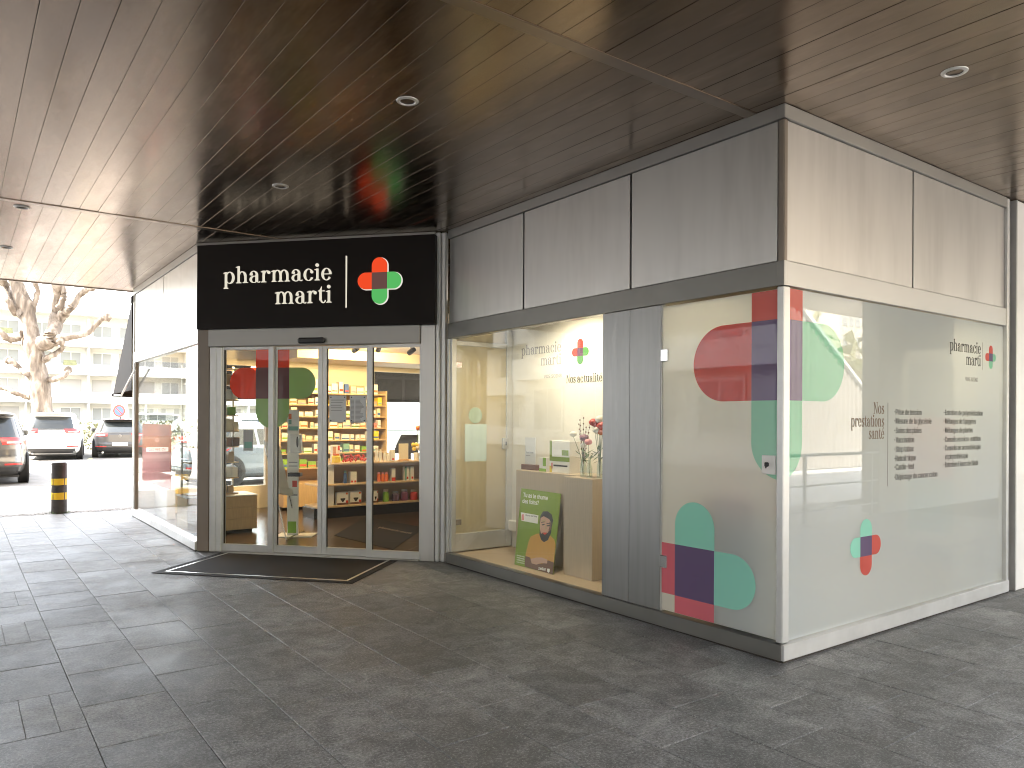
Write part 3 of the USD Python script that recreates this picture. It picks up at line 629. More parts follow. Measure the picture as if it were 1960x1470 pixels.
# --- chamfer: sign, sliding doors
part(ph, 'brown_jamb', MB().box((.0, .004, -.10), (.146, 2.492, .004), .004, fr=CHAM), 'brown_post')
part(ph, 'white_jamb', MB().box((.148, .004, -.10), (.232, 2.30, -.002), .006, fr=CHAM).box((.234, .004, -.10), (.307, 2.30, .004), .01, fr=CHAM), 'bright_metal')
part(ph, 'grey_jamb', MB().box((2.640, .004, -.10), (2.796, 2.495, .002), .004, fr=CHAM), 'fascia_metal')
part(ph, 'white_jamb', MB().box((2.80, .004, -.10), (2.852, ZC - .006, .004), .012, fr=CHAM).box((2.855, .004, -.08), (2.915, ZC - .006, -.006), .014, fr=CHAM), 'bright_metal')
part(ph, 'door_header', MB().box((.148, 2.302, -.10), (2.638, 2.505, .03), .006, fr=CHAM), 'trim_metal')
part(ph, 'header_backing', MB().box((.0, 2.507, -.12), (2.80, ZC, -.01), fr=CHAM), 'brown_post')
part(ph, 'header_trim', MB().box((-.02, 3.428, -.02), (2.798, ZC - .003, .008), .003, fr=CHAM), 'trim_metal')
s, z = CHAM.px(597, 652, .04)
part(ph, 'door_sensor', MB().box((s - .155, z - .032, .031), (s + .155, z + .032, .075), .02, fr=CHAM), 'black_plastic')
part(ph, 'sill_track', MB().box((.31, .004, -.10), (2.638, .017, .012), .002, fr=CHAM), 'mat_frame')
leaves = [(.309, .930, .012, .062, -.01), (.902, 1.490, .05, .05, -.055), (1.493, 2.062, .05, .05, -.055), (2.028, 2.638, .065, .014, -.01)]
emS = [CHAM.px(488, 700)[0], CHAM.px(548, 700)[0]]; emz = [CHAM.px(520, 763)[1], CHAM.px(520, 703)[1]]
em3 = emblem(emS[0], emS[1], CHAM.px(518, 819)[1], 3.0, emz[0], emz[1], CHAM.px(438, 733)[0], CHAM.px(599, 733)[0])
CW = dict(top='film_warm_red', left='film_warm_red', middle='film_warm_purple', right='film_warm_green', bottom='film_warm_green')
for k, (a, b, wl, wr, d) in enumerate(leaves):
    fr_ = MB().box((a, .019, d - .035), (a + wl, 2.298, d), .003, fr=CHAM).box((b - wr, .019, d - .035), (b, 2.298, d), .003, fr=CHAM)
    fr_.box((a + wl, .019, d - .035), (b - wr, .098, d), .003, fr=CHAM).box((a + wl, 2.266, d - .035), (b - wr, 2.298, d), .003, fr=CHAM)
    lf = part(ph, 'sliding_door', fr_, 'bright_metal')
    pane(lf, 'pane', CHAM, a + wl - .002, b - wr + .002, .096, 2.268, d - .012, 'pane_glass')
    part(lf, 'edge_seal', MB().box((a + wl, .099, d - .030), (a + wl + .007, 2.265, d - .0125), fr=CHAM), 'joint_dark')
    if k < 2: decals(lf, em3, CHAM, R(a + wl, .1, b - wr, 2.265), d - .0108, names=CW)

sg = thing('shop_sign', 'dark board with glowing serif lettering and a red and green cross above the entrance', 'sign', tuple(CHAM.w(np.array([1.39, 2.5, 0]))))
SD = .10
sx0, sz1 = CHAM.px(377, 473, SD); sx1, _ = CHAM.px(832, 452, SD); _, sz0 = CHAM.px(600, 625, SD)
part(sg, 'board', MB().box((sx0, sz0, .0085), (sx1, 3.424, SD), .004, fr=CHAM), 'sign_face')
def sign_word(text, u0, u1, v0, v1, vx0, vx1):
    a, z0 = CHAM.px(u0, v0, SD); b, z1 = CHAM.px(u1, v1, SD); xh = CHAM.px(u1, vx1, SD)[1] - z1
    for g in fit(roman(text), a, b, (z0 + z1) / 2, xh): part(sg, 'letter', MB().poly(g, SD + .001, SD + .012, fr=CHAM), 'letter_glow')
sign_word('pharmacie', 428, 635, 543, 536, 0, 513.5)
sign_word('marti', 527, 635, 582, 579.5, 0, 556)
s, za = CHAM.px(663.5, 490, SD); _, zb = CHAM.px(663.5, 589, SD)
part(sg, 'divider', MB().box((s - .0065, zb, SD + .001), (s + .0065, za, SD + .010), fr=CHAM), 'letter_glow')
a, zt_ = CHAM.px(713, 522, SD); b, zb_ = CHAM.px(742, 553, SD); _, zt2 = CHAM.px(728, 493, SD); _, zb2 = CHAM.px(728, 582, SD); l_, _ = CHAM.px(686, 537, SD); r_, _ = CHAM.px(769, 537, SD)
es = emblem(a, b, zb2, zt2, zb_, zt_, l_, r_)
rim = unary_union(list(es.values())).buffer(.004)
part(sg, 'cross_rim', MB().poly(affinity.translate(rim, .007, -.004), SD + .001, SD + .008, fr=CHAM), 'glow_rim')
for k, m in dict(top='glow_red', left='glow_red', right='glow_green', bottom='glow_green', middle='glow_mauve').items():
    part(sg, 'cross_piece', MB().poly(es[k].buffer(-.001), SD + .0085, SD + .022, fr=CHAM), m)

mt = thing('entrance_mat', 'dark sunken entrance mat in a pale metal frame before the sliding doors', 'mat', tuple(CHAM.w(np.array([1.36, 0, .6]))))
m0, m1, md = .42, 2.30, 1.10
fr_ = MB()
for a, b in ((0.0, .014), (.085, .097)):
    pass
def ringbox(s0, s1, d0, d1, w, z0, z1):
    q = MB()
    for lo, hi in (((s0, z0, d0), (s0 + w, z1, d1)), ((s1 - w, z0, d0), (s1, z1, d1)), ((s0 + w, z0, d1 - w), (s1 - w, z1, d1)), ((s0 + w, z0, d0), (s1 - w, z1, d0 + w))): q.box(lo, hi, fr=CHAM)
    return q
part(mt, 'border', ringbox(m0 - .10, m1 + .10, .02, md + .075, .088, .001, .005), 'mat_fibre')
part(mt, 'frame', ringbox(m0 - .016, m1 + .016, .02, md - .008, .022, .001, .0080), 'mat_frame')
part(mt, 'mat_field', MB().box((m0 + .003, .001, .035), (m1 - .003, .0055, md - .027), fr=CHAM), 'mat_fibre')

# --- left window, end wall
part(ph, 'left_window_frame', MB().box((.056, ZP + .002, -.055), (.10, ZB0 - .002, -.006), .003, fr=LEFT), 'brown_post')
part(ph, 'left_window_frame', MB().box((LLE - .03, ZP + .002, -.055), (LLE - .004, ZB0 - .002, -.006), .003, fr=LEFT), 'brown_post')
pane(ph, 'left_pane', LEFT, .10, LLE - .03, ZP + .002, ZB0 - .003, -.03, 'pane_glass')
YE = 12.74
END = Frame((2.2, YE, 0), (1, 0, 0), (0, -1, 0))
W1, W2 = (.06, 2.02), (4.02, 7.2)
ew = MB().box((.0, 2.38, -.10), (7.3, ZC + .04, .0), fr=END).box((.0, .0, -.10), (7.3, .38, .0), fr=END)
for a, b in ((0, W1[0]), (W1[1], W2[0]), (W2[1], 7.3)): ew.box((a, .382, -.10), (b, 2.378, -.002), fr=END)
part(ph, 'end_wall', ew, 'cream_wall')
for (a, b) in (W1, W2):
    fr_ = MB()
    for q in np.linspace(a, b, 3 if b - a < 2.5 else 4)[1:-1]: fr_.box((q - .025, .385, -.07), (q + .025, 2.375, -.03), fr=END)
    part(ph, 'end_window_frame', fr_, 'white_paint')
    pane(ph, 'end_window_pane', END, a, b, .385, 2.376, -.06, 'pane_glass')

# --- inside: floor, ceiling, walls
fl = MB().add(np.array([(2.26, 9.0, .008), (4.13, 6.90, .008), (9.4, 6.90, .008), (9.4, 12.7, .008), (2.26, 12.7, .008)]), [[0, 1, 2], [0, 2, 3], [0, 3, 4]])
single('shop_floor', None, None, fl, 'shop_floor_look', kind='structure')
part(ph, 'shop_ceiling', MB().add(np.array([(2.26, 9.05, 2.62), (4.2, 6.86, 2.62), (9.4, 6.86, 2.62), (9.4, 12.7, 2.62), (2.26, 12.7, 2.62)]), np.array([[0, 1, 2], [0, 2, 3], [0, 3, 4]])[:, ::-1]), 'shop_ceiling')
part(ph, 'ceiling_step', MB().box((4.3, 11.5, 2.46), (9.4, 12.635, 2.618)), 'shop_ceiling')
part(ph, 'inner_wall', MB().box((4.22, 6.80, .01), (9.4, 6.87, 2.76)), 'cream_wall')
part(ph, 'inner_wall', MB().box((9.4, 2.85, .0), (9.46, 12.7, 2.95)), 'cream_wall')
# display niche
part(ph, 'niche_floor', MB().box((4.145, 4.36, .02), (4.96, 6.79, .10)), 'pale_oak')
part(ph, 'niche_back', MB().box((4.96, 4.30, .02), (5.02, 6.79, 2.72)), 'white_wall')
part(ph, 'niche_side', MB().box((4.17, 4.27, .02), (4.958, 4.335, 2.72)), 'cream_wall')
part(ph, 'niche_ceiling', MB().box((4.24, 2.90, 2.725), (9.4, 6.75, 2.76)), 'cream_wall')

# ================================================================== LAMPS
for n, (u, v) in enumerate([(780, 193), (537, 356), (42, 396), (12, 473), (1827, 137)]):
    p = on_z(u, v, ZC)
    lab = ['round recessed downlight above the entrance sign', 'round recessed downlight between the lit sign and the left ceiling trim', 'round recessed downlight just past the ceiling trim at the far left',
           'round recessed downlight nearest the car park edge of the ceiling', 'round recessed downlight over the frosted corner window on the right'][n]
    t = thing('recessed_downlight', lab, 'ceiling light', p)
    r = .068
    part(t, 'ring', MB().lathe([(.044, .004), (.046, -.006), (.050, -.010), (.056, -.0085), (.058, -.007), (.064, -.0075), (r, -.004), (r + .001, .0)], p, 32), 'lamp_ring', smooth=50)
    part(t, 'reflector', MB().lathe([(.001, .010), (.020, .011), (.036, .006), (.045, -.004)], p, 32), 'lamp_inside', smooth=50)
def spotlight(label, pos, aim, cat='spotlight', power=160.0, warm=(1.0, .69, .33), rad=.045, group=None, head=True, ceil_z=2.62, cone=62.0):
    pos, aim = np.array(pos, float), np.array(aim, float)
    t = thing('track_spotlight', label, cat, pos, group=group)
    d = aim - pos; d /= np.linalg.norm(d)
    part(t, 'housing', MB().tube([pos - d * .13, pos - d * .125, pos, pos + d * .012], [.028, .036, .04, .04], 16), 'black_plastic', smooth=40)
    part(t, 'stem', MB().tube([pos - d * .07, (pos[0], pos[1], ceil_z)], .009, 8).box((pos[0] - .03, pos[1] - .03, ceil_z - .02), (pos[0] + .03, pos[1] + .03, ceil_z)), 'black_plastic')
    part(t, 'lens', MB().tube([pos + d * .0125, pos + d * .016], [.03, .03], 16), 'bulb_warm')
    L = UsdLux.SphereLight.Define(stage, t + '/glow')
    L.CreateRadiusAttr(rad); L.CreateIntensityAttr(power); L.CreateColorAttr(Gf.Vec3f(*warm))
    sh = UsdLux.ShapingAPI.Apply(L.GetPrim()); sh.CreateShapingConeAngleAttr(cone); sh.CreateShapingConeSoftnessAttr(.6)
    lz = -d; lx = np.cross([0.02, 1.0, 0.01], lz); lx /= np.linalg.norm(lx); ly = np.cross(lz, lx); o = d * .085
    L.AddTransformOp().Set(Gf.Matrix4d(*lx, 0, *ly, 0, *lz, 0, *map(float, o), 1))
    return t
SPOT = [('black spotlight with a lit lens at the top right of the glass doors', at(784, 675, 11.0), (5.2, 12.3, 1.6)),
        ('black spotlight in the third door pane, above the wall shelves', at(678, 671, 11.2), (4.9, 12.4, 2.2)),
        ('black spotlight high behind the fourth door pane beside its left stile', at(724, 664, 11.6), (5.6, 12.4, 1.6)),
        ('black spotlight over the oak drawer unit inside the shop', at(470, 664, 10.2), (3.0, 10.8, .6))]
for lb, p, a in SPOT: spotlight(lb, (p[0], p[1], min(p[2], 2.56)), a, power=205)
spotlight('black spotlight at the top of the display window niche', (4.32, 5.45, 2.66), (4.66, 5.5, .4), power=118, warm=(1, .84, .60), ceil_z=2.72, cone=80)
spotlight('black spotlight behind the frosted corner window', (6.9, 3.75, 2.62), (7.3, 3.8, 0), power=105, warm=(1, .82, .52), ceil_z=2.72, cone=88)
spotlight('black spotlight behind the frosted glass door', (4.75, 3.45, 2.62), (4.7, 3.45, 0), power=26, warm=(1, .82, .52), ceil_z=2.72, cone=88)

# ================================================================== DISPLAY WINDOW
ND = Frame((4.17, 6.765, 0), (1, 0, 0), (0, -1, 0))
dr = part(ph, 'niche_door', MB().box((.0, .115, 0), (.06, 2.72, .035), .004, fr=ND).box((.71, .115, 0), (.785, 2.72, .035), .004, fr=ND).box((.06, .115, 0), (.71, .30, .030), .004, fr=ND).box((.06, 2.28, 0), (.71, 2.33, .030), .004, fr=ND), 'bright_metal')
part(dr, 'pane', MB().box((.061, .301, .010), (.709, 2.279, .018), fr=ND), 'frost_cream')
def npx(u, v): return ND.px(u, v, .02)
s, z = npx(910, 795); part(dr, 'film_shape', MB().poly(Point(s, z).buffer(.085, 20), .0185, .020, fr=ND), 'print_sage')
a, z1 = npx(890, 812); b, z0 = npx(931, 882); part(dr, 'notice', MB().box((a, z0, .0185), (b, z1, .020), fr=ND), 'print_pale_blue')
for v in (698, 1000): s, z = npx(868, v); part(dr, 'hinge', MB().box((.055, z - .03, .0185), (.13, z + .03, .032), .003, fr=ND), 'chrome')
s, z = npx(949, 849); part(dr, 'lock_plate', MB().box((.655, z - .06, .0185), (.735, z + .06, .042), .003, fr=ND), 'fascia_metal'); part(dr, 'lock_slot', MB().box((.69, z - .02, .0425), (.705, z + .02, .045), fr=ND), 'black_plastic')
NB = Frame((4.958, 6.79, 0), (0, -1, 0), (-1, 0, 0))
nb_ = ph + '/niche_back'
def nbx(u, v): return NB.px(u, v, .001)
a, zt_ = nbx(1105, 666); b, zb_ = nbx(1116, 681); _, zt2 = nbx(1111, 648); _, zb2 = nbx(1111, 697); l_, _ = nbx(1095, 672); r_, _ = nbx(1127, 672)
for k, g in emblem(a, b, zb2, zt2, zb_, zt_, l_, r_).items():
    part(nb_, 'cross_piece', MB().poly(g, .001, .003, fr=NB), dict(top='wall_red', left='wall_red', middle='wall_purple', right='wall_green', bottom='wall_green')[k])
for t, p0, p1, xh, m in (('pharmacie', (998, 681), (1074, 672), .075, 'ink_grey'), ('marti', (1035, 700), (1074, 696), .075, 'ink_grey'), ('Nos actualités', (1084, 734), (1158, 728.5), .058, 'ink')):
    (a, z0), (b, z1) = nbx(*p0), nbx(*p1); mb = MB()
    for g in fit(roman(t), a, b, (z0 + z1) / 2, xh): mb.poly(g, .001, .0025, fr=NB)
    part(nb_, 'lettering', mb, m)
a, z0 = nbx(1041, 724); b, z1 = nbx(1075, 722)
part(nb_, 'lettering', sans('VOS SOINS', NB, a, b, z0, .034, .001), 'ink_grey')
s, z = nbx(966, 1002)
part(ph, 'cable_duct', MB().box((.03, z - .06, .001), (.26, z + .06, .05), .01, fr=NB), 'white_paint')
sk = part(ph, 'wall_socket', MB().box((.27, z - .045, .001), (.36, z + .045, .02), .006, fr=NB), 'white_paint'); part(sk, 'socket_hole', MB().box((.30, z - .015, .0205), (.33, z + .015, .022), fr=NB), 'black_plastic')
part(ph, 'corner_room_floor', MB().box((4.2, 2.86, .01), (9.4, 4.26, .045)).box((5.03, 4.262, .01), (9.4, 6.79, .045)), 'pale_oak')

X1, X2 = 4.62, 4.46
pA = on_x(988, 899, X1); pB = on_x(1079, 912, X2); pC = on_x(1134, 917.5, X2)
zt1, zt2_ = pA[2], (pB[2] + pC[2]) / 2
b1 = thing('display_plinth', 'tall pale oak display block on the left behind the green poster', 'display block', (X1 + .1, pA[1] - .4, .1))
part(b1, 'body', MB().box((X1, pB[1] - .25, .101), (4.95, pA[1], zt1), .003), 'pale_oak')
b2 = thing('display_plinth', 'narrower pale oak display block carrying the flower vases', 'display block', (X2 + .1, pC[1] + .1, .1))
part(b2, 'body', MB().box((X2, pC[1], .101), (X1 - .003, pB[1], zt2_), .003).box((X1 - .0029, pC[1], .101), (4.93, pB[1] - .26, zt2_), .003), 'pale_oak')

# poster leaning on the block: a flat print
q00 = on_x(984.5, 1092, 4.36); q10 = on_x(1058, 1110, 4.36); q01 = on_x(998, 934.5, 4.60); q11 = on_x(1073.5, 945, 4.60)
q00[2] = min(q00[2], .13); q10[2] = min(q10[2], .13)
q00[2] = q10[2] = .102
class Quad:
    def __init__(s, a, b, c, d): s.a, s.b, s.c, s.d = a, b, c, d; n = np.cross(b - a, c - a); s.n = n / np.linalg.norm(n)
    def w(s, p):
        u, v, d = p[..., :1], p[..., 1:2], p[..., 2:3]
        return s.a * (1 - u) * (1 - v) + s.b * u * (1 - v) + s.c * (1 - u) * v + s.d * u * v + s.n * d
PQ = Quad(q00, q10, q01, q11)
if PQ.n[0] > 0: PQ.n = -PQ.n
po = thing('poster', 'green poster of a bearded man in a mustard sweater leaning on the oak block', 'poster', (q00 + q10) / 2)
part(po, 'board', MB().box((0, 0, -.006), (1, 1, 0), fr=PQ), 'print_poster_green')
def pp(u, v):     # poster coordinates measured on the enlarged photograph
    yb0, yb1 = 1195 + (u - 30) * .245, 105 + (u - 125) * .11
    f = (1195 - v) / 1090.0; xl = 33 + f * 92; xr = 548 + f * 105
    a = (u - xl) / (xr - xl); top = 105 + a * 65; bot = 1190 + a * 120
    return a, (bot - v) / (bot - top)
def shape(pts, d, m, name='print_area', sm=True):
    g = Polygon([pp(*p) for p in pts]).buffer(0)
    if sm: g = g.buffer(.012, 6).buffer(-.024, 6).buffer(.012, 6)
    g = g.intersection(sbox(0, 0, 1, 1)); part(po, name, MB().poly(g, d, d + .0006, fr=PQ), m)
shape([(178, 1215), (190, 1040), (225, 880), (255, 800), (330, 760), (390, 750), (500, 765), (560, 830), (575, 900), (548, 1315)], .0004, 'print_mustard', 'sweater')
shape([(176, 1215), (185, 1070), (250, 1090), (265, 1150), (330, 1180), (440, 1160), (480, 1120), (560, 1150), (548, 1315)], .0011, 'print_brown', 'tattooed_arms')
shape([(255, 1110), (330, 1090), (400, 1085), (470, 1110), (470, 1165), (400, 1160), (330, 1185), (270, 1170)], .0018, 'print_skin', 'hands')
shape([(372, 770), (378, 640), (372, 600), (385, 500), (420, 435), (480, 432), (530, 475), (548, 560), (530, 650), (520, 740), (480, 840), (430, 872), (395, 840)], .0011, 'print_hair', 'hair')
shape([(380, 700), (380, 610), (390, 530), (430, 505), (500, 545), (525, 600), (520, 680), (495, 700), (480, 740), (440, 735), (410, 740), (395, 760)], .0018, 'print_skin', 'face')
shape([(500, 560), (525, 600), (520, 690), (500, 720), (490, 700), (505, 640)], .0021, 'print_brown', 'face_shade')
shape([(452, 622), (462, 622), (470, 685), (440, 690), (446, 672)], .0022, 'print_tan', 'nose', False)
shape([(400, 560), (450, 548), (470, 590), (405, 585)], .0021, 'print_tan', 'forehead')
for q in ([(405, 622), (440, 614), (440, 630), (408, 636)], [(468, 632), (505, 628), (505, 645), (468, 648)], [(395, 590), (440, 580), (442, 590), (398, 600)], [(465, 600), (510, 605), (508, 614), (466, 612)]): shape(q, .0025, 'print_hair', 'eye', False)
shape([(412, 745), (450, 735), (472, 750), (440, 768)], .0025, 'print_red', 'mouth', False)
shape([(120, 456), (358, 494), (350, 615), (128, 578)], .0006, 'print_white', 'label_patch', False)
shape([(132, 490), (160, 482), (165, 570), (132, 572)], .0013, 'print_pink', 'label_patch', False)
def ptext(text, p0, p1, h, m, d=.0006, bold=False):
    mt_ = meshkit.text_mesh(text, 1.0, .0006, bold); v = np.array(mt_.vertices); x0, x1 = v[:, 0].min(), v[:, 0].max()
    a, b = np.array(pp(*p0)), np.array(pp(*p1)); k = (v[:, 0] - x0) / (x1 - x0)
    w = np.stack([a[0] + (b[0] - a[0]) * k, a[1] + (b[1] - a[1]) * k + v[:, 1] * h, v[:, 2] + d], 1)
    part(po, 'lettering', MB().add(PQ.w(w), mt_.faces), m)
ptext('Tu as le rhume', (150, 228), (482, 270), .054, 'print_white', .0006, True); ptext('des foins?', (140, 318), (362, 345), .054, 'print_white', .0006, True)
ptext('zeller', (358, 1250), (455, 1262), .034, 'print_white', .0022, True); ptext('Rhume des foins', (185, 508), (340, 525), .022, 'ink', .0014)
for k in range(4): ptext(['Contre le rhume des foins', 'Comprimés pour adultes', 'et enfants dès 12 ans', 'Lisez la notice'][k], (68, 1070 + k * 30), (172, 1092 + k * 30), .016, 'print_white')
shape([(470, 1232), (505, 1236), (500, 1275), (486, 1290), (470, 1272)], .0022, 'print_white', 'emblem')

def box_at(name, label, cat, u0, u1, v0, v1, x, dep, m, zb=None, parts=(), rz=0.0, group=None):
    """A carton whose front face, on the plane x = const, covers the given stretch of the photograph."""
    a, b = on_x(u0, v1, x), on_x(u1, v1, x); zt = on_x((u0 + u1) / 2, v0, x)[2]; zb = a[2] if zb is None else zb
    t = thing(name, label, cat, (x + dep / 2, (a[1] + b[1]) / 2, zb), group=group)
    part(t, 'body', MB().box((x, b[1], zb + .0005), (x + dep, a[1], zt), .002), m)
    for (fa, fb, fc, fd, mm) in parts:
        y0, y1 = a[1] + (b[1] - a[1]) * fa, a[1] + (b[1] - a[1]) * fb; z0, z1 = zb + (zt - zb) * fc, zb + (zt - zb) * fd
        part(t, 'print_patch', MB().box((x - .0012, min(y0, y1), z0), (x - .0002, max(y0, y1), z1)), mm)
    return t
ch = thing('card_holder', 'small framed card in a reddish wooden stand on the oak block', 'card holder', (X1 + .12, on_x(1014, 897, X1 + .1)[1], zt1))
a, b = on_x(1000, 897, X1 + .1), on_x(1029, 897, X1 + .1)
part(ch, 'stand', MB().box((X1 + .08, b[1], zt1 + .001), (X1 + .16, a[1], zt1 + .055), .004), 'print_brown')
a, b = on_x(1005, 897, X1 + .12), on_x(1025, 897, X1 + .12)
part(ch, 'card', MB().box((X1 + .118, b[1], zt1 + .0552), (X1 + .123, a[1], zt1 + .33)), 'paper')
part(ch, 'lettering', sans('Rhume des foins', Frame((X1 + .118, a[1], 0), (0, -1, 0), (-1, 0, 0)), .02, a[1] - b[1] - .03, zt1 + .17, .016, .0005).box((X1 + .1165, a[1] - .09, zt1 + .14), (X1 + .1172, a[1] - .02, zt1 + .146)), 'ink_grey')
box_at('small_carton', 'small white and green carton standing between the card and the green display', 'carton', 1032, 1045, 876, 899, X1 + .06, .05, 'print_white', zt1, [(0, 1, .0, .22, 'print_green'), (.55, 1, .4, 1, 'print_green')])
box_at('product_display', 'white and green product display with two cartons on the oak block', 'display', 1052, 1090, 844, 904, X1 + .07, .13, 'print_white', zt1, [(0, .12, .36, 1, 'print_poster_green'), (.12, 1, .36, .50, 'print_poster_green'), (.62, .95, .55, .72, 'print_poster_green'), (.2, .9, .2, .25, 'ink'), (.0, .12, .0, .2, 'print_yellow'), (.08, .16, .12, .3, 'print_pink')])
def blossom(mb, p, r, sx=1.0):
    m = trimesh.creation.icosphere(2, 1.0); v = np.array(m.vertices); v *= (1 + .28 * (meshkit.noise(v * 3.1 + p * 9)[:, None] - .5)) * r; v[:, 2] *= sx
    mb.add(v + p, m.faces)
def vase(label, y, x, z, flowers, hgt=.19, r=.028):
    t = thing('flower_vase', label, 'vase of flowers', (x, y, z))
    part(t, 'glass_bottle', MB().lathe([(.001, .002), (r, .002), (r, hgt * .55), (r * .55, hgt * .8), (r * .55, hgt), (r * .48, hgt), (r * .48, hgt * .8), (r * .9, hgt * .54), (r * .9, .006), (.001, .006)], (x, y, z), 18), 'clear_thing', smooth=40)
    for k, (u, v, rr, m, x2) in enumerate(flowers):
        p = on_x(u, v, x2); st = MB().tube([(x, y, z + .02), (x + .3 * (p[0] - x), y + .25 * (p[1] - y), z + hgt), (p[0], p[1], p[2] - rr * .5)], [.003, .003, .002], 6); part(t, 'stem', st, 'print_leaf')
        mb = MB(); blossom(mb, p, rr, .8); part(t, 'blossom', mb, m, smooth=True)
    lf = MB()
    for k in range(14):
        a = RNG.random() * 6.28; h = hgt * (.75 + .6 * RNG.random()); c = np.array([x + .03 * math.cos(a), y + .03 * math.sin(a), z + h]); d = np.array([math.cos(a), math.sin(a), .9 * RNG.random()]) * (.05 + .05 * RNG.random()); w = np.array([-math.sin(a), math.cos(a), 0]) * .014
        lf.add([c, c + d * .5 + w, c + d, c + d * .5 - w], [[0, 1, 2], [0, 2, 3]])
    part(t, 'leaves', lf, 'print_leaf', kind='stuff')
    return t
XV = X2 + .13
y1_ = on_x(1116, 905, XV)[1]; y2_ = on_x(1128, 905, XV - .05)[1]; y3_ = on_x(1148, 905, XV - .02)[1]
t = vase('clear bottle with a white tulip and a dark red bloom, left of the three vases', y1_, XV, zt2_, [(1097, 831, .032, 'print_white', XV), (1118, 838, .042, 'print_lilac', XV), (1116, 853, .026, 'print_white', XV)])
tw = MB()
for u, v in ((1108, 812), (1110, 804), (1117, 800), (1130, 808), (1122, 818)):
    p = on_x(u, v, XV); tw.tube([(XV, y1_, zt2_ + .1), (XV, .5 * y1_ + .5 * p[1], .5 * (zt2_ + .2) + .5 * p[2] - .03), p], [.003, .002, .0012], 5)
    for k in range(6): blossom(tw, p * (1 - k * .12) + np.array([XV, y1_, zt2_ + .1]) * k * .12, .006, 1.4)
part(t, 'catkin_twigs', tw, 'print_brown')
vase('clear bottle with a small pink bloom and dense green leaves, middle vase', y2_, XV - .05, zt2_, [(1126, 846, .034, 'print_pink', XV - .05)], .16)
vase('clear bottle with red, white and orange blooms half hidden by the metal panel', y3_, XV - .02, zt2_, [(1137, 809, .044, 'print_red', XV - .02), (1147, 818, .04, 'print_red', XV), (1143, 823, .042, 'print_white', XV - .02), (1149, 803, .045, 'print_white', XV), (1151, 826, .04, 'print_orange', XV), (1154, 815, .05, 'print_red', XV)], .2)

# behind the frosted panes
bx = thing('storage_crate', 'blurred pink and blue crate behind the frosted door', 'crate', (4.36, 3.25, .05))
part(bx, 'body', MB().box((4.27, 2.98, .05), (4.5, 3.42, .86), .01), 'paint_blue'); part(bx, 'lid', MB().box((4.25, 3.0, .861), (4.5, 3.40, 1.02), .01), 'print_pink')
wf = thing('white_door_frame', 'white framed panel door seen through the frosted corner window', 'door frame', (8.36, 3.8, .05))
WF = Frame((8.30, 4.09, 0), (0, -1, 0), (-1, 0, 0))
a, b = 0, .56
part(wf, 'frame', MB().box((0, .22, 0), (.05, 2.22, .05), fr=WF).box((.53, .05, 0), (.62, 2.62, .05), fr=WF).box((.05, 2.12, 0), (.53, 2.26, .05), fr=WF).box((.05, .22, 0), (.53, .34, .05), fr=WF), 'white_paint')
part(wf, 'panel', MB().box((.05, .9, .01), (.53, 1.55, .02), fr=WF), 'print_pink'); part(wf, 'panel', MB().box((.05, 1.552, .01), (.53, 2.119, .02), fr=WF), 'print_grey'); part(wf, 'panel', MB().box((.05, .341, .01), (.53, .898, .02), fr=WF), 'print_teal')

# ================================================================== INSIDE THE SHOP
def zy(v, u, y): return float(on_y(u, v, y)[2])
ws = thing('wall_shelving', 'tall oak wall shelving full of medicine boxes above a row of oak drawers', 'shelving', (5.2, 12.3, 0))
SX0, SX1, SYB, SYF = 4.27, 6.22, 12.60, 12.22
part(ws, 'back_panel', MB().box((SX0, SYB, .0), (SX1, SYB + .03, 2.10)), 'shelf_oak')
for x in (SX0, SX1 - .025): part(ws, 'side_panel', MB().box((x, SYF, .45), (x + .025, SYB - .001, 2.0), .002), 'shelf_oak')
levels = [zy(v, 650, 12.25) for v in (753, 775, 797, 819, 842, 866, 893)]
for z in levels: part(ws, 'shelf_board', MB().box((SX0 + .026, SYF, z - .02), (SX1 - .026, SYB - .002, z), .002), 'shelf_oak')
for k in range(3): part(ws, 'drawer', MB().box((SX0 + k * .65 + .003, 12.02, .06), (SX0 + k * .65 + .647, SYB, .45), .004), 'oak')
part(ws, 'kick_board', MB().box((SX0, 12.06, .009), (SX1, SYB, .058)), 'dark_base')
LV = ['top', 'second', 'third', 'fourth', 'fifth', 'sixth', 'lowest']
PAL = [['white', 'white', 'cream', 'blue', 'white'], ['white', 'cream', 'white', 'cream', 'tan', 'yellow'], ['white', 'white', 'cream', 'tan'], ['white', 'cream', 'white', 'cream', 'pink'], ['cream', 'white', 'cream', 'yellow', 'white'], ['white', 'white', 'cream', 'green', 'teal'], ['white', 'cream', 'tan', 'green']]
ORD = 'first second third fourth fifth sixth seventh eighth ninth tenth eleventh twelfth thirteenth fourteenth fifteenth sixteenth seventeenth eighteenth'.split()
SEEN = {}
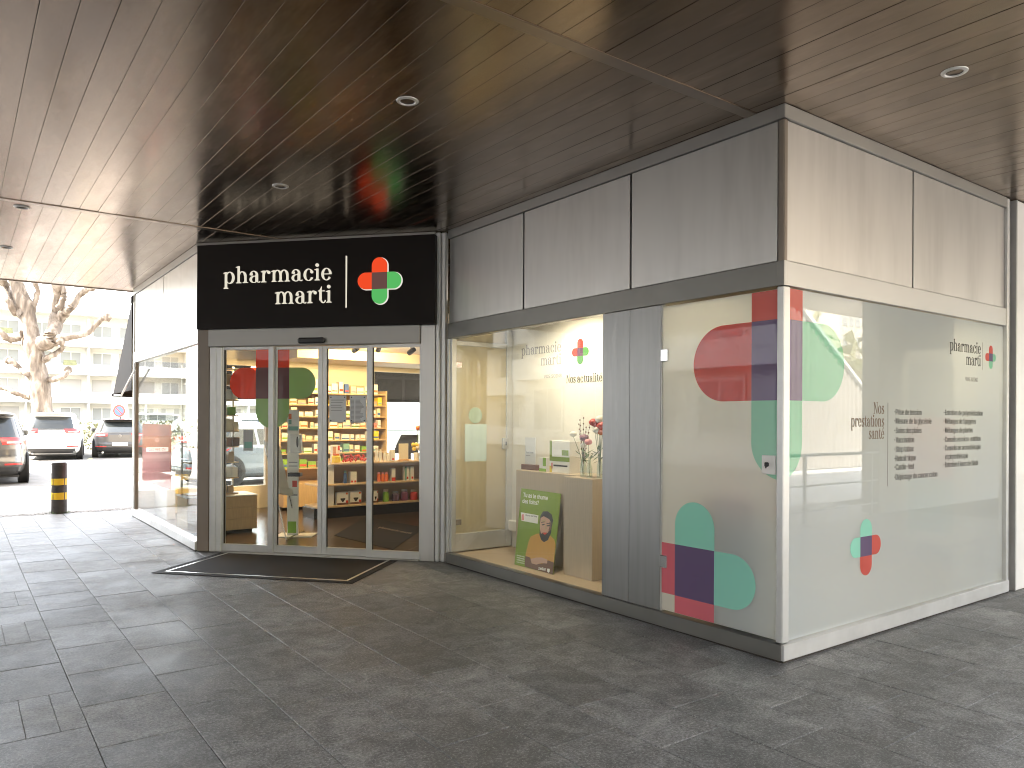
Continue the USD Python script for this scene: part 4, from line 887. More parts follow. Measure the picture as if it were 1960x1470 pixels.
for k, z in enumerate(levels):
    x = SX0 + .05
    while x < SX1 - .16:
        w = float(RNG.uniform(.05, .15)); h = float(RNG.uniform(.07, .155)); c = PAL[k][int(RNG.integers(len(PAL[k])))]
        if k == 0: h += .08 * RNG.random()
        c2 = ['red', 'blue', 'green', 'orange', 'teal'][int(RNG.integers(5))]
        SEEN[k, c] = SEEN.get((k, c), -1) + 1
        t = thing('medicine_box', f'{ORD[SEEN[k, c]]} {c} medicine box from the left on the {LV[k]} board of the wall shelving', 'box', (x + w / 2, SYF + .07, z), group='medicine boxes on the wall shelves')
        part(t, 'carton', MB().box((x, SYF + .02, z + .0006), (x + w, SYF + .02 + float(RNG.uniform(.05, .16)), z + h), .002), 'print_' + c)
        part(t, 'print_band', MB().box((x + .006, SYF + .0185, z + h * .18), (x + w - .006, SYF + .0198, z + h * float(RNG.uniform(.3, .5)))), 'print_' + c2)
        x += w + float(RNG.uniform(.006, .05))
# narrow shelf unit and drawer unit by the left window
su = thing('narrow_shelving', 'narrow open shelf unit behind the left edge of the first glass door', 'shelving', (2.75, 10.4, .5))
for z in np.arange(.52, 2.2, .205): part(su, 'shelf_board', MB().box((2.40, 10.22, z - .016), (3.03, 10.55, z), .002), 'shelf_oak')
for x in (2.38, 3.03): part(su, 'side_post', MB().box((x, 10.51, .5), (x + .02, 10.55, 2.2)), 'steel_grey')
for i, z in enumerate(np.arange(.52, 2.1, .205)):
    x, nn = 2.62, 0
    while x < 2.97:
        w = float(RNG.uniform(.05, .10)); c = ['tan', 'white', 'tan', 'brown', 'cream', 'green', 'white', 'tan'][i % 8]
        single('care_product', f'{ORD[nn]} {c} care product from the left, {ORD[i]} board from below of the narrow shelf unit', 'box', MB().box((x, 10.24, z + .0006), (x + w, 10.33, z + float(RNG.uniform(.09, .16))), .003), 'print_' + c, group='care products on the narrow shelf unit')
        x += w + .012; nn += 1
du = thing('drawer_unit', 'low oak drawer unit with a pale top inside the first glass door', 'drawer unit', (2.8, 10.2, 0))
pa = on_z(482, 1021, .02); pb = on_z(437, 1017, .02)
part(du, 'plinth', MB().box((2.36, 10.10, .009), (3.17, 10.58, .05)), 'dark_base')
for k in range(3): part(du, 'drawer_front', MB().box((2.35, 10.05, .052 + k * .145), (3.22, 10.60, .195 + k * .145), .003), 'oak')
part(du, 'top', MB().box((2.34, 10.04, .488), (3.23, 10.61, .503), .003), 'white_paint')
# three-board display in front
GY0 = 10.72
gd = thing('display_gondola', 'low three-board oak display on a black base inside the right glass doors', 'display shelf', (5.8, 10.9, 0))
gz_ = [zy(v, 720, GY0) for v in (884, 923, 963)]
gx0 = on_y(634, 900, GY0)[0]; GX1 = 7.6
zb_base = .09
for z in gz_: part(gd, 'shelf_board', MB().box((gx0 - (.0 if z == gz_[0] else .22), GY0, z - .028), (GX1, GY0 + .5, z), .004), 'shelf_oak')
part(gd, 'back_panel', MB().box((gx0 + .1, GY0 + .36, gz_[2] + .001), (GX1, GY0 + .38, gz_[0] - .029)), 'print_tan')
part(gd, 'end_panel', MB().box((gx0 - .03, GY0 + .06, gz_[2] + .001), (gx0 + .07, GY0 + .46, gz_[1] - .029)).box((gx0 - .03, GY0 + .06, gz_[1] + .001), (gx0 + .07, GY0 + .46, gz_[0] - .029)), 'white_paint')
part(gd, 'base', MB().box((gx0 - .25, GY0 + .03, .009), (GX1, GY0 + .5, gz_[2] - .0285), .004), 'dark_base')
def good(name, label, cat, u0, u1, v0, shelf, build, y=None, group=None):
    y = GY0 + .06 if y is None else y; z = gz_[shelf]
    a, b = on_y(u0, 900, y)[0], on_y(u1, 900, y)[0]; zt = zy(v0, (u0 + u1) / 2, y)
    t = thing(name, label, cat, ((a + b) / 2, y, z), group=group); build(t, a, b, y, z + .0006, max(zt, z + .03)); return t
def carton(m, *pt):
    def f(t, a, b, y, z, zt):
        part(t, 'carton', MB().box((a, y, z), (b, y + .08, zt), .002), m)
        for (fa, fb, fc, fd, mm) in pt: part(t, 'print_patch', MB().box((a + (b - a) * fa, y - .0012, z + (zt - z) * fc), (a + (b - a) * fb, y - .0002, z + (zt - z) * fd)), mm)
    return f
def jar(m, lid='white'):
    def f(t, a, b, y, z, zt):
        r = (b - a) / 2; c = ((a + b) / 2, y + r, z); h = zt - z
        part(t, 'jar', MB().lathe([(.001, 0), (r * .9, 0), (r, h * .06), (r, h * .68), (r * .7, h * .8), (r * .7, h * .82), (.001, h * .82)], c, 16), 'print_' + m, smooth=40)
        part(t, 'lid', MB().lathe([(r * .74, h * .822), (r * .74, h), (.001, h)], c, 16), 'print_' + lid)
    return f
def pads(t, a, b, y, z, zt):
    carton('print_white', (.0, 1, .0, .16, 'print_brown'), (.78, .95, .8, .95, 'print_orange'), (.78, .98, .12, .34, 'print_red'))(t, a, b, y, z, zt)
    w, h = b - a, zt - z; g = Polygon([(a + w * .3, z + h * .52), (a + w * .72, z + h * .52), (a + w * .72, z + h * .44), (a + w * .55, z + h * .22), (a + w * .47, z + h * .22), (a + w * .3, z + h * .44)])
    part(t, 'print_patch', MB().poly(g, .0004, .0014, fr=Frame((0, y, 0), (1, 0, 0), (0, -1, 0))), 'print_black')
for n, (u0, u1) in enumerate(((645.5, 667), (670.5, 692), (715, 723.5))):
    good('hygiene_pack', ['white pack with a dark briefs picture, leftmost on the lowest board', 'white pack with a dark briefs picture, second on the lowest board', 'white pack half hidden behind the stile of the last door, lowest board'][n], 'pack', u0, u1, 942 - n * 1.5, 2, pads)
for n, (u0, u1, v0, m, lid) in enumerate(((736, 747, 937, 'green', 'cream'), (754, 767, 941, 'purple', 'grey'), (771, 784, 937, 'lilac', 'grey'), (789, 802, 938, 'red', 'cream'))):
    good('sweet_jar', ['glass jar of green sweets, leftmost on the lowest board', 'glass jar of purple sweets on the lowest board', 'glass jar of dark lilac sweets on the lowest board', 'glass jar of red sweets, rightmost on the lowest board'][n], 'jar', u0, u1, v0, 2, jar(m, lid))
good('spray_bottle', 'slim teal bottle on the middle display board', 'bottle', 659, 665, 901, 1, jar('blue', 'teal'))
good('carton', 'plain white carton beside the teal bottle on the middle board', 'carton', 671, 683, 903, 1, carton('print_white', (.1, .4, .05, .22, 'print_red'), (.6, .9, .05, .22, 'print_red')))
for n, u in enumerate((723.5, 731, 738)): good('orange_jar', ['orange jar, left of three on the middle board', 'orange jar, middle of three on the middle board', 'orange jar, right of three on the middle board'][n], 'jar', u, u + 6.5, 904, 1, jar('orange', 'pink'))
good('carton', 'tall white carton with a red foot on the middle board', 'carton', 750, 757, 896, 1, carton('print_white', (0, 1, 0, .28, 'print_red')))
for n, u in enumerate((775, 784.5)): good('carton', ['tall carton with a teal side on the middle board', 'tall grey green carton at the right of the middle board'][n], 'carton', u, u + 8, 893, 1, carton('print_white', (0, .45 if n == 0 else .1, 0, 1, 'print_teal'), (.4, .8, .1, .26, 'print_red')))
good('picture_carton', 'white carton with a face picture at the left of the top board', 'carton', 636, 651, 852, 0, carton('print_white', (.1, .45, .25, .9, 'print_skin'), (.7, .95, .7, .95, 'print_red')), y=GY0 + .18)
good('sweets_tub', 'small tub of bright mixed sweets on the top board', 'tub', 639, 655, 869, 0, jar('yellow', 'orange'))
for n, u in enumerate((658, 669, 681, 692)):
    def net(t, a, b, y, z, zt):
        mb = MB(); r = (b - a) / 4
        for _ in range(14): blossom(mb, np.array([a + (b - a) * RNG.random(), y + .02 + .05 * RNG.random(), z + r * .8 + max(zt - z - 1.6 * r, .005) * RNG.random()]), r * .8)
        part(t, 'sweets', mb, 'print_red', smooth=True)
    good('bag_of_sweets', ['clear bag of red sweets, first from the left on the top board', 'clear bag of red sweets, second from the left on the top board', 'clear bag of red sweets, third from the left on the top board', 'clear bag of red sweets, fourth, cut by the door stile'][n], 'bag', u, u + 10, 869, 0, net)
for n, (u, w, v0) in enumerate(((719, 6, 857), (726.5, 5, 860), (735, 5, 863), (741, 5, 866))): good('white_bottle', ['tall white bottle, first on the right part of the top board', 'white bottle, second on the right part of the top board', 'short white bottle, third on the right part of the top board', 'smallest white bottle, fourth on the right part of the top board'][n], 'bottle', u, u + w, v0, 0, jar('white', 'cream'))
good('carton', 'slim white carton with a red dot on the top board', 'carton', 749, 756, 861, 0, carton('print_white', (.2, .8, .08, .26, 'print_red')))
def card(t, a, b, y, z, zt): part(t, 'foot', MB().box((a, y, z), (b, y + .07, z + .02), .002), 'print_mustard'); part(t, 'card', MB().box((a + .004, y + .03, z + .021), (b - .004, y + .035, zt)), 'print_cream')
good('table_card', 'blank cream card in a wooden foot on the top board', 'card', 764.5, 783.5, 849, 0, card)
mo = thing('till_monitor', 'black till monitor beyond the top board of the display', 'monitor', at(777, 840, 12.75))
FM = Frame(at(752, 868, 12.75), RT, -FW)
part(mo, 'screen', MB().poly(Polygon([(.07, .18), (.0, .0), (.43, .0), (.43, .32), (.14, .32)]), -.03, 0, fr=FM), 'black_plastic'); part(mo, 'stand', MB().box((.2, -.16, -.06), (.3, .0, -.031), fr=FM), 'black_plastic')
bq = thing('bouquet', 'bunch of cream and white flowers at the right end of the top board', 'flowers', (on_y(797, 870, GY0 + .12)[0], GY0 + .12, gz_[0]))
p = on_y(797, 876, GY0 + .12); part(bq, 'vase', MB().lathe([(.001, 0), (.04, 0), (.05, .1), (.045, .12), (.001, .12)], (p[0], p[1], gz_[0] + .001), 16), 'print_white', smooth=40)
for k in range(12):
    mb = MB(); blossom(mb, np.array([p[0] + RNG.normal(0, .05), p[1] + RNG.normal(0, .04), gz_[0] + .17 + .1 * RNG.random()]), .035); part(bq, 'blossom', mb, 'print_' + ['white', 'cream', 'yellow'][k % 3], smooth=True)
mb = MB(); pr = on_y(800, 819, GY0 + .12); blossom(mb, pr, .04); part(bq, 'blossom', mb, 'print_orange', smooth=True); part(bq, 'stem', MB().tube([p, pr], .004, 6), 'print_leaf')

# totem with dispenser, brochure rack
tp = np.array([3.47, 9.42, 0]); tv = tp - EYEP * [1, 1, 0]; ta = math.atan2(-tv[0], tv[1])
TF = Frame(tp + [0, 0, .0], RT * .995 + FW * .0, -FW)
dep = float(tp @ FW)
def tpx(u, v): return (u - (CX + FPX * float(tp @ RT) / dep)) * dep / FPX, EYE + (HOR - v) * dep / FPX
tt = thing('hand_gel_totem', 'tall white printed totem with a hand gel dispenser behind the second glass door', 'dispenser stand', tp)
a, b = tpx(550, 0)[0], tpx(572, 0)[0]; zt = tpx(0, 786)[1]
part(tt, 'panel', MB().box((a, .02, -.015), (b, zt, .0), .002, fr=TF), 'print_white')
part(tt, 'base_plate', MB().box((a - .13, .009, -.2), (b + .2, .019, .14), .002, fr=TF), 'white_paint')
for (u0, u1, v0, v1, m) in ((552, 558, 794, 804, 'print_orange'), (552, 558, 805, 814, 'print_teal'), (552, 571, 818, 826, 'print_teal'), (552, 568, 1000, 1022, 'print_green'), (553, 570, 948, 951, 'ink_grey'), (553, 570, 886, 888, 'ink_grey'), (553, 570, 893, 895, 'ink_grey')):
    (x0, z1), (x1, z0) = tpx(u0, v0), tpx(u1, v1); part(tt, 'print_patch', MB().box((x0, z0, .0004), (x1, z1, .0012), fr=TF), m)
(x0, z1), (x1, z0) = tpx(557, 832), tpx(580, 869); part(tt, 'dispenser', MB().box((x0, z0, .0006), (x1, z1, .10), .02, fr=TF), 'white_paint'); part(tt, 'dispenser_window', MB().poly(ell((x0 + x1) / 2 + .035, (z0 + z1) / 2 + .02, .014, .07), .1005, .103, fr=TF), 'dark_base')
(x0, z1), (x1, z0) = tpx(556, 906), tpx(580, 913); part(tt, 'drip_tray', MB().box((x0, z0, .0006), (x1, z1, .12), .006, fr=TF), 'black_plastic')
(x0, z1), (x1, z0) = tpx(560, 922), tpx(569, 934); part(tt, 'red_label', MB().box((x0, z0, .0004), (x1, z1, .0012), fr=TF), 'print_red')
br = thing('brochure_rack', 'leaning chrome rack with white leaflets beside the totem', 'brochure rack', (3.33, 9.2, 0))
bl0, bl1 = on_z(548, 1033, .02), on_z(570, 1022, .02)
dirb = at(505, 842, 9.45) - bl0; dirb2 = at(531, 842, 9.45) - bl1
part(br, 'leg', MB().tube([bl0, bl0 + dirb], .008, 8), 'chrome', smooth=True); part(br, 'leg', MB().tube([bl1, bl1 + dirb2], .008, 8), 'chrome', smooth=True)
part(br, 'foot_bar', MB().tube([bl0, bl1], .009, 8).tube([bl0, bl0 + FW * .35], .009, 8).tube([bl1, bl1 + FW * .3], .009, 8).tube([bl0 + FW * .35, bl1 + FW * .3], .009, 8), 'chrome', smooth=True)
BQ = Quad(bl0 + dirb * .46, bl1 + dirb2 * .42, bl0 + dirb * .98, bl1 + dirb2 * .98); BQ.n = BQ.n if BQ.n @ FW < 0 else -BQ.n
part(br, 'leaflet_panel', MB().box((.02, 0, .008), (.98, 1, .016), fr=BQ), 'print_white')
part(br, 'ledge', MB().box((0, -.02, .0165), (1, .10, .06), fr=BQ), 'print_white')
for (x0, x1, z0, z1, m) in ((.2, .75, .2, .45, 'print_tan'), (.35, .8, .12, .24, 'print_green'), (.05, .95, .62, .70, 'print_leaf')): part(br, 'print_patch', MB().box((x0, z0, .0165), (x1, z1, .018), fr=BQ), m)
im = thing('shop_mat', 'dark indoor mat with worn white lettering behind the right glass doors', 'mat', (4.9, 9.4, 0))
c0, c1, c2, c3 = on_z(640, 1025, .01), on_z(752, 1052, .01), on_z(812, 1010, .01), on_z(700, 990, .01)
IM = Quad(c0, c1, c3, c2); IM.n = np.array([0, 0, 1.0])
part(im, 'field', MB().box((0, 0, .0005), (1, 1, .004), fr=IM), 'mat_fibre')
ltr = MB()
for g in fit(roman('pharmacie marti'), .42, .95, .62, .05): ltr.poly(g, .0042, .0052, fr=IM)
part(im, 'lettering', ltr, 'print_tan')
# notices on the third door leaf
for n, (u0, u1) in enumerate(((629.5, 662), (669, 700))):
    dd = -.0655
    (a, z1), (b, z0) = CHAM.px(u0, 757, dd + .01), CHAM.px(u1, 808.5, dd + .01)
    t = thing('taped_notice', ['white paper notice with a few lines, left on the third door leaf', 'white paper notice with dense text, right on the third door leaf'][n], 'notice', tuple(CHAM.w(np.array([(a + b) / 2, z0, dd]))))
    part(t, 'sheet', MB().box((a, z0, dd), (b, z1, dd + .0008), fr=CHAM), 'paper')
    q = MB(); rows = 5 if n == 0 else 22
    for k in range(rows):
        zz = z1 - .05 - k * (.028 if n == 0 else .0135)
        if n == 1: q.box((a + .012, zz - .003, dd + .001), (a + .05, zz + .003, dd + .0014), fr=CHAM)
        q.box((a + (.02 if n == 0 else .065), zz - .003, dd + .001), (b - .02 - .05 * RNG.random(), zz + .003, dd + .0014), fr=CHAM)
    part(t, 'text_lines', q, 'ink_grey')
    q = MB()
    for x in (a + .02, b - .02):
        for zz in (z0 + .02, z1 - .02): q.box((x - .006, zz - .006, dd + .001), (x + .006, zz + .006, dd + .003), fr=CHAM)
    part(t, 'fixing_dots', q, 'print_black')
(a, z1), (b, z0) = CHAM.px(466, 823, -.02), CHAM.px(484, 863, -.02)
t = thing('taped_notice', 'small grey opening-hours card on the first door leaf', 'notice', tuple(CHAM.w(np.array([(a + b) / 2, z0, -.02]))))
part(t, 'sheet', MB().box((a, z0, -.0208), (b, z1, -.0200), fr=CHAM), 'print_grey'); part(t, 'dark_patch', MB().box((a + .012, z0 + .03, -.0199), (b - .012, z0 + .10, -.0192), fr=CHAM), 'print_teal')
# orange banner and white box behind the left pane
p0, p1 = on_x(272, 925, 2.55), on_x(326, 925, 2.55); zt = on_x(300, 812, 2.55)[2]
bn = thing('window_banner', 'orange and pink banner standing inside the left window', 'banner', (2.56, (p0[1] + p1[1]) / 2, .01))
part(bn, 'upper_half', MB().box((2.55, p1[1], 1.0), (2.56, p0[1], zt)), 'print_orange'); part(bn, 'lower_half', MB().box((2.55, p1[1], .45), (2.56, p0[1], .999)), 'print_pink'); part(bn, 'foot', MB().box((2.5, p1[1], .01), (2.62, p0[1], .449)), 'white_paint')

# ================================================================== OUTSIDE, TOWARDS THE CAR PARK
bp = on_z(113, 983, -.01); bp = np.array([bp[0], bp[1], 0.0])
bo = thing('bollard', 'dark bollard with yellow reflective bands at the edge of the paving', 'bollard', (bp[0], bp[1], -.01))
rb = .108
part(bo, 'post', MB().lathe([(.001, -.02), (rb, -.02), (rb, .745), (rb * .99, .752), (.001, .752)], bp, 40), 'bollard_paint', smooth=40)
part(bo, 'cap', MB().lathe([(rb * .99, .7525), (rb * 1.03, .758), (rb * 1.03, .782), (rb * .92, .798), (rb * .5, .806), (.001, .807)], bp, 40), 'bollard_paint', smooth=40)
for (z0, z1) in ((.445, .545), (.215, .325)):
    for q in range(4):
        a0 = -math.pi / 2 + .63 + q * math.pi / 2 + .055; a1 = a0 + math.pi / 2 - .13; an = np.linspace(a0, a1, 10); mb = MB()
        P = np.array([[(bp[0] + (rb + .0015) * math.cos(t), bp[1] + (rb + .0015) * math.sin(t), z) for t in an] for z in (z0, z1)])
        mb.grid(P); part(bo, 'yellow_band', mb, 'bollard_yellow', smooth=True)
wd = MB()
for k in range(60):
    a = RNG.random() * 6.28; r = rb + .01 + .06 * RNG.random(); c = bp + np.array([r * math.cos(a), r * math.sin(a), 0]); h = .02 + .035 * RNG.random(); w = np.array([-math.sin(a), math.cos(a), 0]) * .006
    wd.add([c - w, c + w, c + np.array([RNG.normal(0, .015), RNG.normal(0, .015), h])], [[0, 1, 2]])
single('weeds', 'small weeds growing round the foot of the bollard', 'weeds', wd, 'print_leaf', kind='stuff')

# --- cars: a body lofted over horizontal slices, glass and lights laid on it
SL = dict(
    suv=(4.5, [(.20, .80, .20, .25, 5), (.30, .885, .07, .10, 5), (.45, .92, .0, .02, 5), (.52, .925, .0, .0, 5), (.62, .922, .035, .0, 5), (.80, .92, .06, .06, 5), (.93, .905, .085, .22, 5), (1.00, .885, .10, .95, 5), (1.07, .86, .13, 1.30, 4.5), (1.25, .80, .22, 1.62, 4.5), (1.42, .735, .34, 1.95, 4.5), (1.53, .69, .42, 2.2, 4.5), (1.575, .66, .26, 2.35, 4.5), (1.60, .63, .30, 2.45, 4), (1.635, .50, .70, 2.65, 4), (1.645, .30, 1.2, 2.7, 4)]),
    hatch=(4.3, [(.18, .78, .22, .25, 5), (.27, .86, .08, .10, 5), (.40, .895, .0, .02, 5), (.50, .90, .0, .0, 5), (.58, .895, .035, .0, 5), (.72, .895, .06, .06, 5), (.84, .88, .085, .22, 5), (.90, .86, .12, .95, 5), (.96, .83, .20, 1.25, 4.5), (1.10, .76, .40, 1.55, 4.5), (1.24, .69, .60, 1.85, 4.5), (1.34, .65, .74, 2.1, 4.5), (1.375, .62, .55, 2.2, 4.5), (1.40, .59, .58, 2.3, 4), (1.43, .46, .95, 2.5, 4), (1.44, .28, 1.4, 2.55, 4)]))
def car_proto(kind, label, paint, rear_lights, plate, badge):
    L, sl = SL[kind]; H = sl[-1][0]; sz = np.array([q[0] for q in sl])
    ip = lambda z, k: float(np.interp(z, sz, [q[k] for q in sl]))
    rear_y = lambda x, z: (lambda w, yr, yf, n: yr + (L - yf - yr) / 2 * (1 - max(1 - (min(abs(x) / w, 1)) ** n, 0) ** (1 / n)))(ip(z, 1), ip(z, 2), ip(z, 3), ip(z, 4))
    side_x = lambda y, z: (lambda w, yr, yf, n: w * max(1 - min(abs((y - (yr + L - yf) / 2) / ((L - yf - yr) / 2)), 1) ** n, 0) ** (1 / n))(ip(z, 1), ip(z, 2), ip(z, 3), ip(z, 4))
    t = thing('parked_car', label, 'car', (0, 0, 0))
    N = 72; th = np.arange(N) * 2 * math.pi / N; rings = []
    zs = np.unique(np.concatenate([sz, np.linspace(sz[0], sz[-1], 30)]))
    for z in zs:
        w, yr, yf, n = (ip(z, k) for k in (1, 2, 3, 4)); ly = (L - yf - yr) / 2
        c, s = np.cos(th), np.sin(th); x = w * np.sign(c) * np.abs(c) ** (2 / n); y = (yr + L - yf) / 2 + ly * np.sign(s) * np.abs(s) ** (2 / n)
        rings.append(np.stack([x, y, np.full(N, z)], 1))
    P = np.array(rings); v = P.reshape(-1, 3); k = len(zs)
    i, j = np.meshgrid(np.arange(k - 1), np.arange(N), indexing='ij')
    q = np.stack([i * N + j, i * N + (j + 1) % N, (i + 1) * N + (j + 1) % N, (i + 1) * N + j], -1).reshape(-1, 4)
    v = np.vstack([v, [[0, L / 2, zs[0]], [0, P[-1, :, 1].mean(), zs[-1] + .004]]]); js = np.arange(N); e = (k - 1) * N
    f = np.vstack([q[:, [0, 1, 2]], q[:, [0, 2, 3]], np.stack([js * 0 + k * N, (js + 1) % N, js], 1), np.stack([js * 0 + k * N + 1, e + js, e + (js + 1) % N], 1)])
    part(t, 'body', MB().add(v, f), paint, smooth=35, local=True)
    def rear(name, x0, x1, z0, z1, m, off=.008, top=1.0, n=14, nz=6, slant=0.0):
        P = []
        for z in np.linspace(z0, z1, nz):
            f_ = (z - z0) / (z1 - z0); a, b = (x0 * (1 + (top - 1) * f_), x1 * (1 + (top - 1) * f_)) if x0 * x1 < 0 else (x0 + slant * f_, x1)
            P.append([(x, rear_y(x, z) - off, z) for x in np.linspace(a, b, n)])
        P = np.array(P); B = P + [0, off * 1.8, 0]
        mb = MB().grid(P[:, ::1])
        rim = np.vstack([P[0], P[1:, -1], P[-1, -2::-1], P[-2:0:-1, 0]]); rb_ = np.vstack([B[0], B[1:, -1], B[-1, -2::-1], B[-2:0:-1, 0]]); mb.grid(np.array([np.vstack([rim, rim[:1]]), np.vstack([rb_, rb_[:1]])]))
        return part(t, name, mb, m, smooth=30, local=True)
    def side(name, y0, y1, z0, z1, m, off=.006, y0t=None, y1t=None):
        for s in (-1, 1):
            P = []
            for z in np.linspace(z0, z1, 6):
                f_ = (z - z0) / (z1 - z0); a = y0 + ((y0t if y0t is not None else y0) - y0) * f_; b = y1 + ((y1t if y1t is not None else y1) - y1) * f_
                P.append([(s * (side_x(y, z) + off), y, z) for y in np.linspace(a, b, 10)])
            P = np.array(P); part(t, name, MB().grid(P if s > 0 else P[:, ::-1]), m, smooth=True, local=True)
    h = H / 1.645
    wz0, wz1 = (1.07, 1.49) if kind == 'suv' else (.93, 1.30)
    rear('rear_window', -.74, .74, wz0, wz1, 'car_glass', top=.86)
    rear('spoiler', -.62, .62, wz1 + .045 * h, wz1 + .085 * h, paint, off=.05)
    side('side_window', .62, 1.45, wz0 - .01, wz1 - .03, 'car_glass', y0t=.78); side('side_window', 1.52, 2.45, wz0 - .01, wz1 - .03, 'car_glass', y1t=2.30); side('side_window', 2.5, 3.15, wz0 - .01, wz1 - .03, 'car_glass', y1t=2.42)
    z0, z1 = rear_lights
    for s in (-1, 1):
        a, b = (.40, .86) if s > 0 else (-.86, -.40)
        tl = rear('tail_light', a, b, z0, z1, 'tail_red', off=.012, slant=(-.05 if s > 0 else -.03)); 
        mz = z0 + .3 * (z1 - z0)
        rear('reversing_lamp', a + .08, b - .08, mz - .012, mz + .02, 'paint_white', off=.016, nz=2)
        rear('reflector', *( (.44, .78) if s > 0 else (-.78, -.44)), .40 * h + .05, .40 * h + .085, 'tail_red', off=.012, nz=2)
    rear('tailgate_gap', -.78, .78, .665 * h - .008, .665 * h + .004, 'car_trim', off=.003, nz=2); rear('window_frame', -.80, .80, wz0 - .03, wz0 - .005, 'car_trim', off=.004, nz=2)
    rear('lower_bumper', -.70, .70, .24 * h, .40 * h, 'car_trim', off=.01)
    y0 = rear_y(0, .8 * h); pf = Frame((0, rear_y(0, plate[0]) - .012, 0), (1, 0, 0), (0, -1, 0))
    np_ = part(t, 'number_plate', MB().box((-.25, plate[0] - .055, .0), (.25, plate[0] + .055, .012), .004, fr=pf), 'white_paint', local=True)
    part(np_, 'plate_lettering', sans(plate[1], pf, -.19, .20, plate[0] - .03, .06, .0125, True), 'ink', local=True)
    bf = Frame((0, rear_y(0, badge) - .009, 0), (1, 0, 0), (0, -1, 0)); rg = Point(0, badge).buffer(.05, 16).difference(Point(0, badge).buffer(.038, 16))
    part(t, 'badge', MB().poly(unary_union([rg, R(-.028, badge - .006, .028, badge + .006), R(-.006, badge - .03, .006, badge + .03)]), 0, .008, fr=bf), 'chrome', local=True)
    part(t, 'exhaust', MB().tube([(-.55, .02, .24 * h), (-.55, .25, .24 * h)], .035, 12), 'chrome', local=True)
    r = .335 if kind == 'suv' else .315
    for y in (.78, L - .86):
        for s in (-1, 1):
            xw = s * (ip(.4, 1) - .09); ax = np.array([[0, 1, 0], [0, 0, 1], [s, 0, 0]], float)
            w_ = part(t, 'wheel', MB().lathe([(.6 * r, -.10), (.93 * r, -.105), (r, -.08), (r, .08), (.93 * r, .105), (.66 * r, .10), (.62 * r, .085)], (xw, y, r), 28, ax), 'rubber', smooth=40, local=True)
            part(w_, 'rim', MB().lathe([(.62 * r, .08), (.58 * r, .075), (.5 * r, .05), (.2 * r, .085), (.001, .09)], (xw, y, r), 10, ax), 'chrome', local=True)
            part(t, 'wheel_arch', MB().lathe([(.9 * r, .088), (1.17 * r, .088), (1.17 * r, .06)], (s * (ip(.4, 1) - .083), y, r + .01), 28, ax), 'car_trim', local=True)
    for s in (-1, 1):
        part(t, 'wing_mirror', MB().box((s * .90 - .11, L - 1.62, wz0 - .02), (s * .90 + .11, L - 1.50, wz0 + .13), .04), paint, smooth=30, local=True)
    part(t, 'underbody', MB().box((-.72, .3, .16), (.72, L - .3, .21)), 'car_trim', local=True)
    part(t, 'roof_aerial', MB().box((-.03, L * .24, H - .02), (.03, L * .24 + .14, H + .05), .02), 'car_trim', local=True)
    return t
def settle(t, x, y, a):
    xf = UsdGeom.Xform(stage.GetPrimAtPath(t)); xf.ClearXformOpOrder(); z = gz(y) - .012
    xf.AddTranslateOp(opSuffix='p').Set(Gf.Vec3d(x, y, z)); xf.AddRotateZOp(opSuffix='p').Set(math.degrees(a))
def park(t, u, dep, a):
    p = at(u, HOR, dep); settle(t, float(p[0]), float(p[1]), a)
c1 = car_proto('suv', 'silver grey car cut off by the left edge of the photograph', 'paint_silver', (.90, 1.06), (.74, 'VD 388 142'), .97); park(c1, -37, 16.5, -.02)
c2 = car_proto('suv', 'white car parked in front of the pollarded tree', 'paint_white', (.93, 1.07), (.80, 'NE 128 706'), .98); park(c2, 99, 25.6, -.13)
c3 = car_proto('hatch', 'dark grey hatchback partly hidden by the pharmacy window', 'paint_dark', (.79, .90), (.50, 'VD 301 562'), .80); park(c3, 230, 27.4, -.16)
c4 = copy(c2, (5.8, 23.0, gz(23) - .012), -1.15, 'white car seen only through the shop from the right door pane')
c5 = car_proto('hatch', 'pale blue grey car seen through the shop behind the first door pane', 'paint_blue', (.79, .90), (.50, 'VD 455 019'), .80); settle(c5, 4.0, 18.0, -1.4)

# --- pollarded plane tree
tb = at(79, HOR, 30.0); tb = np.array([tb[0], tb[1], gz(33)])
tr = thing('plane_tree', 'bare pollarded plane tree with knobbly stubs behind the white car', 'tree', tb)
def tpt(u, v, dd=0.0): p = at(u, v, 30.0 + dd); return p
def limb(path, r0, r1, n=9, name='limb', knob=True):
    pts = np.array([tpt(*q) for q in path]); k = len(pts); tt_ = np.linspace(0, 1, k); fine = np.linspace(0, 1, 4 * k)
    from scipy.interpolate import CubicSpline
    P = CubicSpline(tt_, pts)(fine); P += np.where((fine > .02)[:, None], RNG.normal(0, .012, P.shape), 0)
    r = r0 + (r1 - r0) * fine ** .8; r = r * (1 + .10 * np.sin(fine * 23 + RNG.random() * 6)) * RNG.uniform(.95, 1.07, len(fine))
    mb = MB().tube(P, r, n, jit=.12)
    if knob:
        m = trimesh.creation.icosphere(2, 1.0); vv = np.array(m.vertices); vv *= (1 + .7 * (meshkit.fbm(vv * 2.3 + P[-1], 3)[:, None] - .5)) * r1 * 1.75
        mb.add(vv + P[-1], m.faces)
        for _ in range(3):
            d = RNG.normal(0, 1, 3); d /= np.linalg.norm(d); vv2 = np.array(m.vertices) * r1 * RNG.uniform(.6, 1.0); mb.add(vv2 + P[-1] + d * r1 * 1.2, m.faces)
    return part(tr, name, mb, 'bark', smooth=50)
limb([(84, 830), (80, 780), (76, 740), (71, 700), (66, 670), (61, 640), (52, 600), (38, 560), (24, 520)], .40, .25, 20, 'trunk', False)
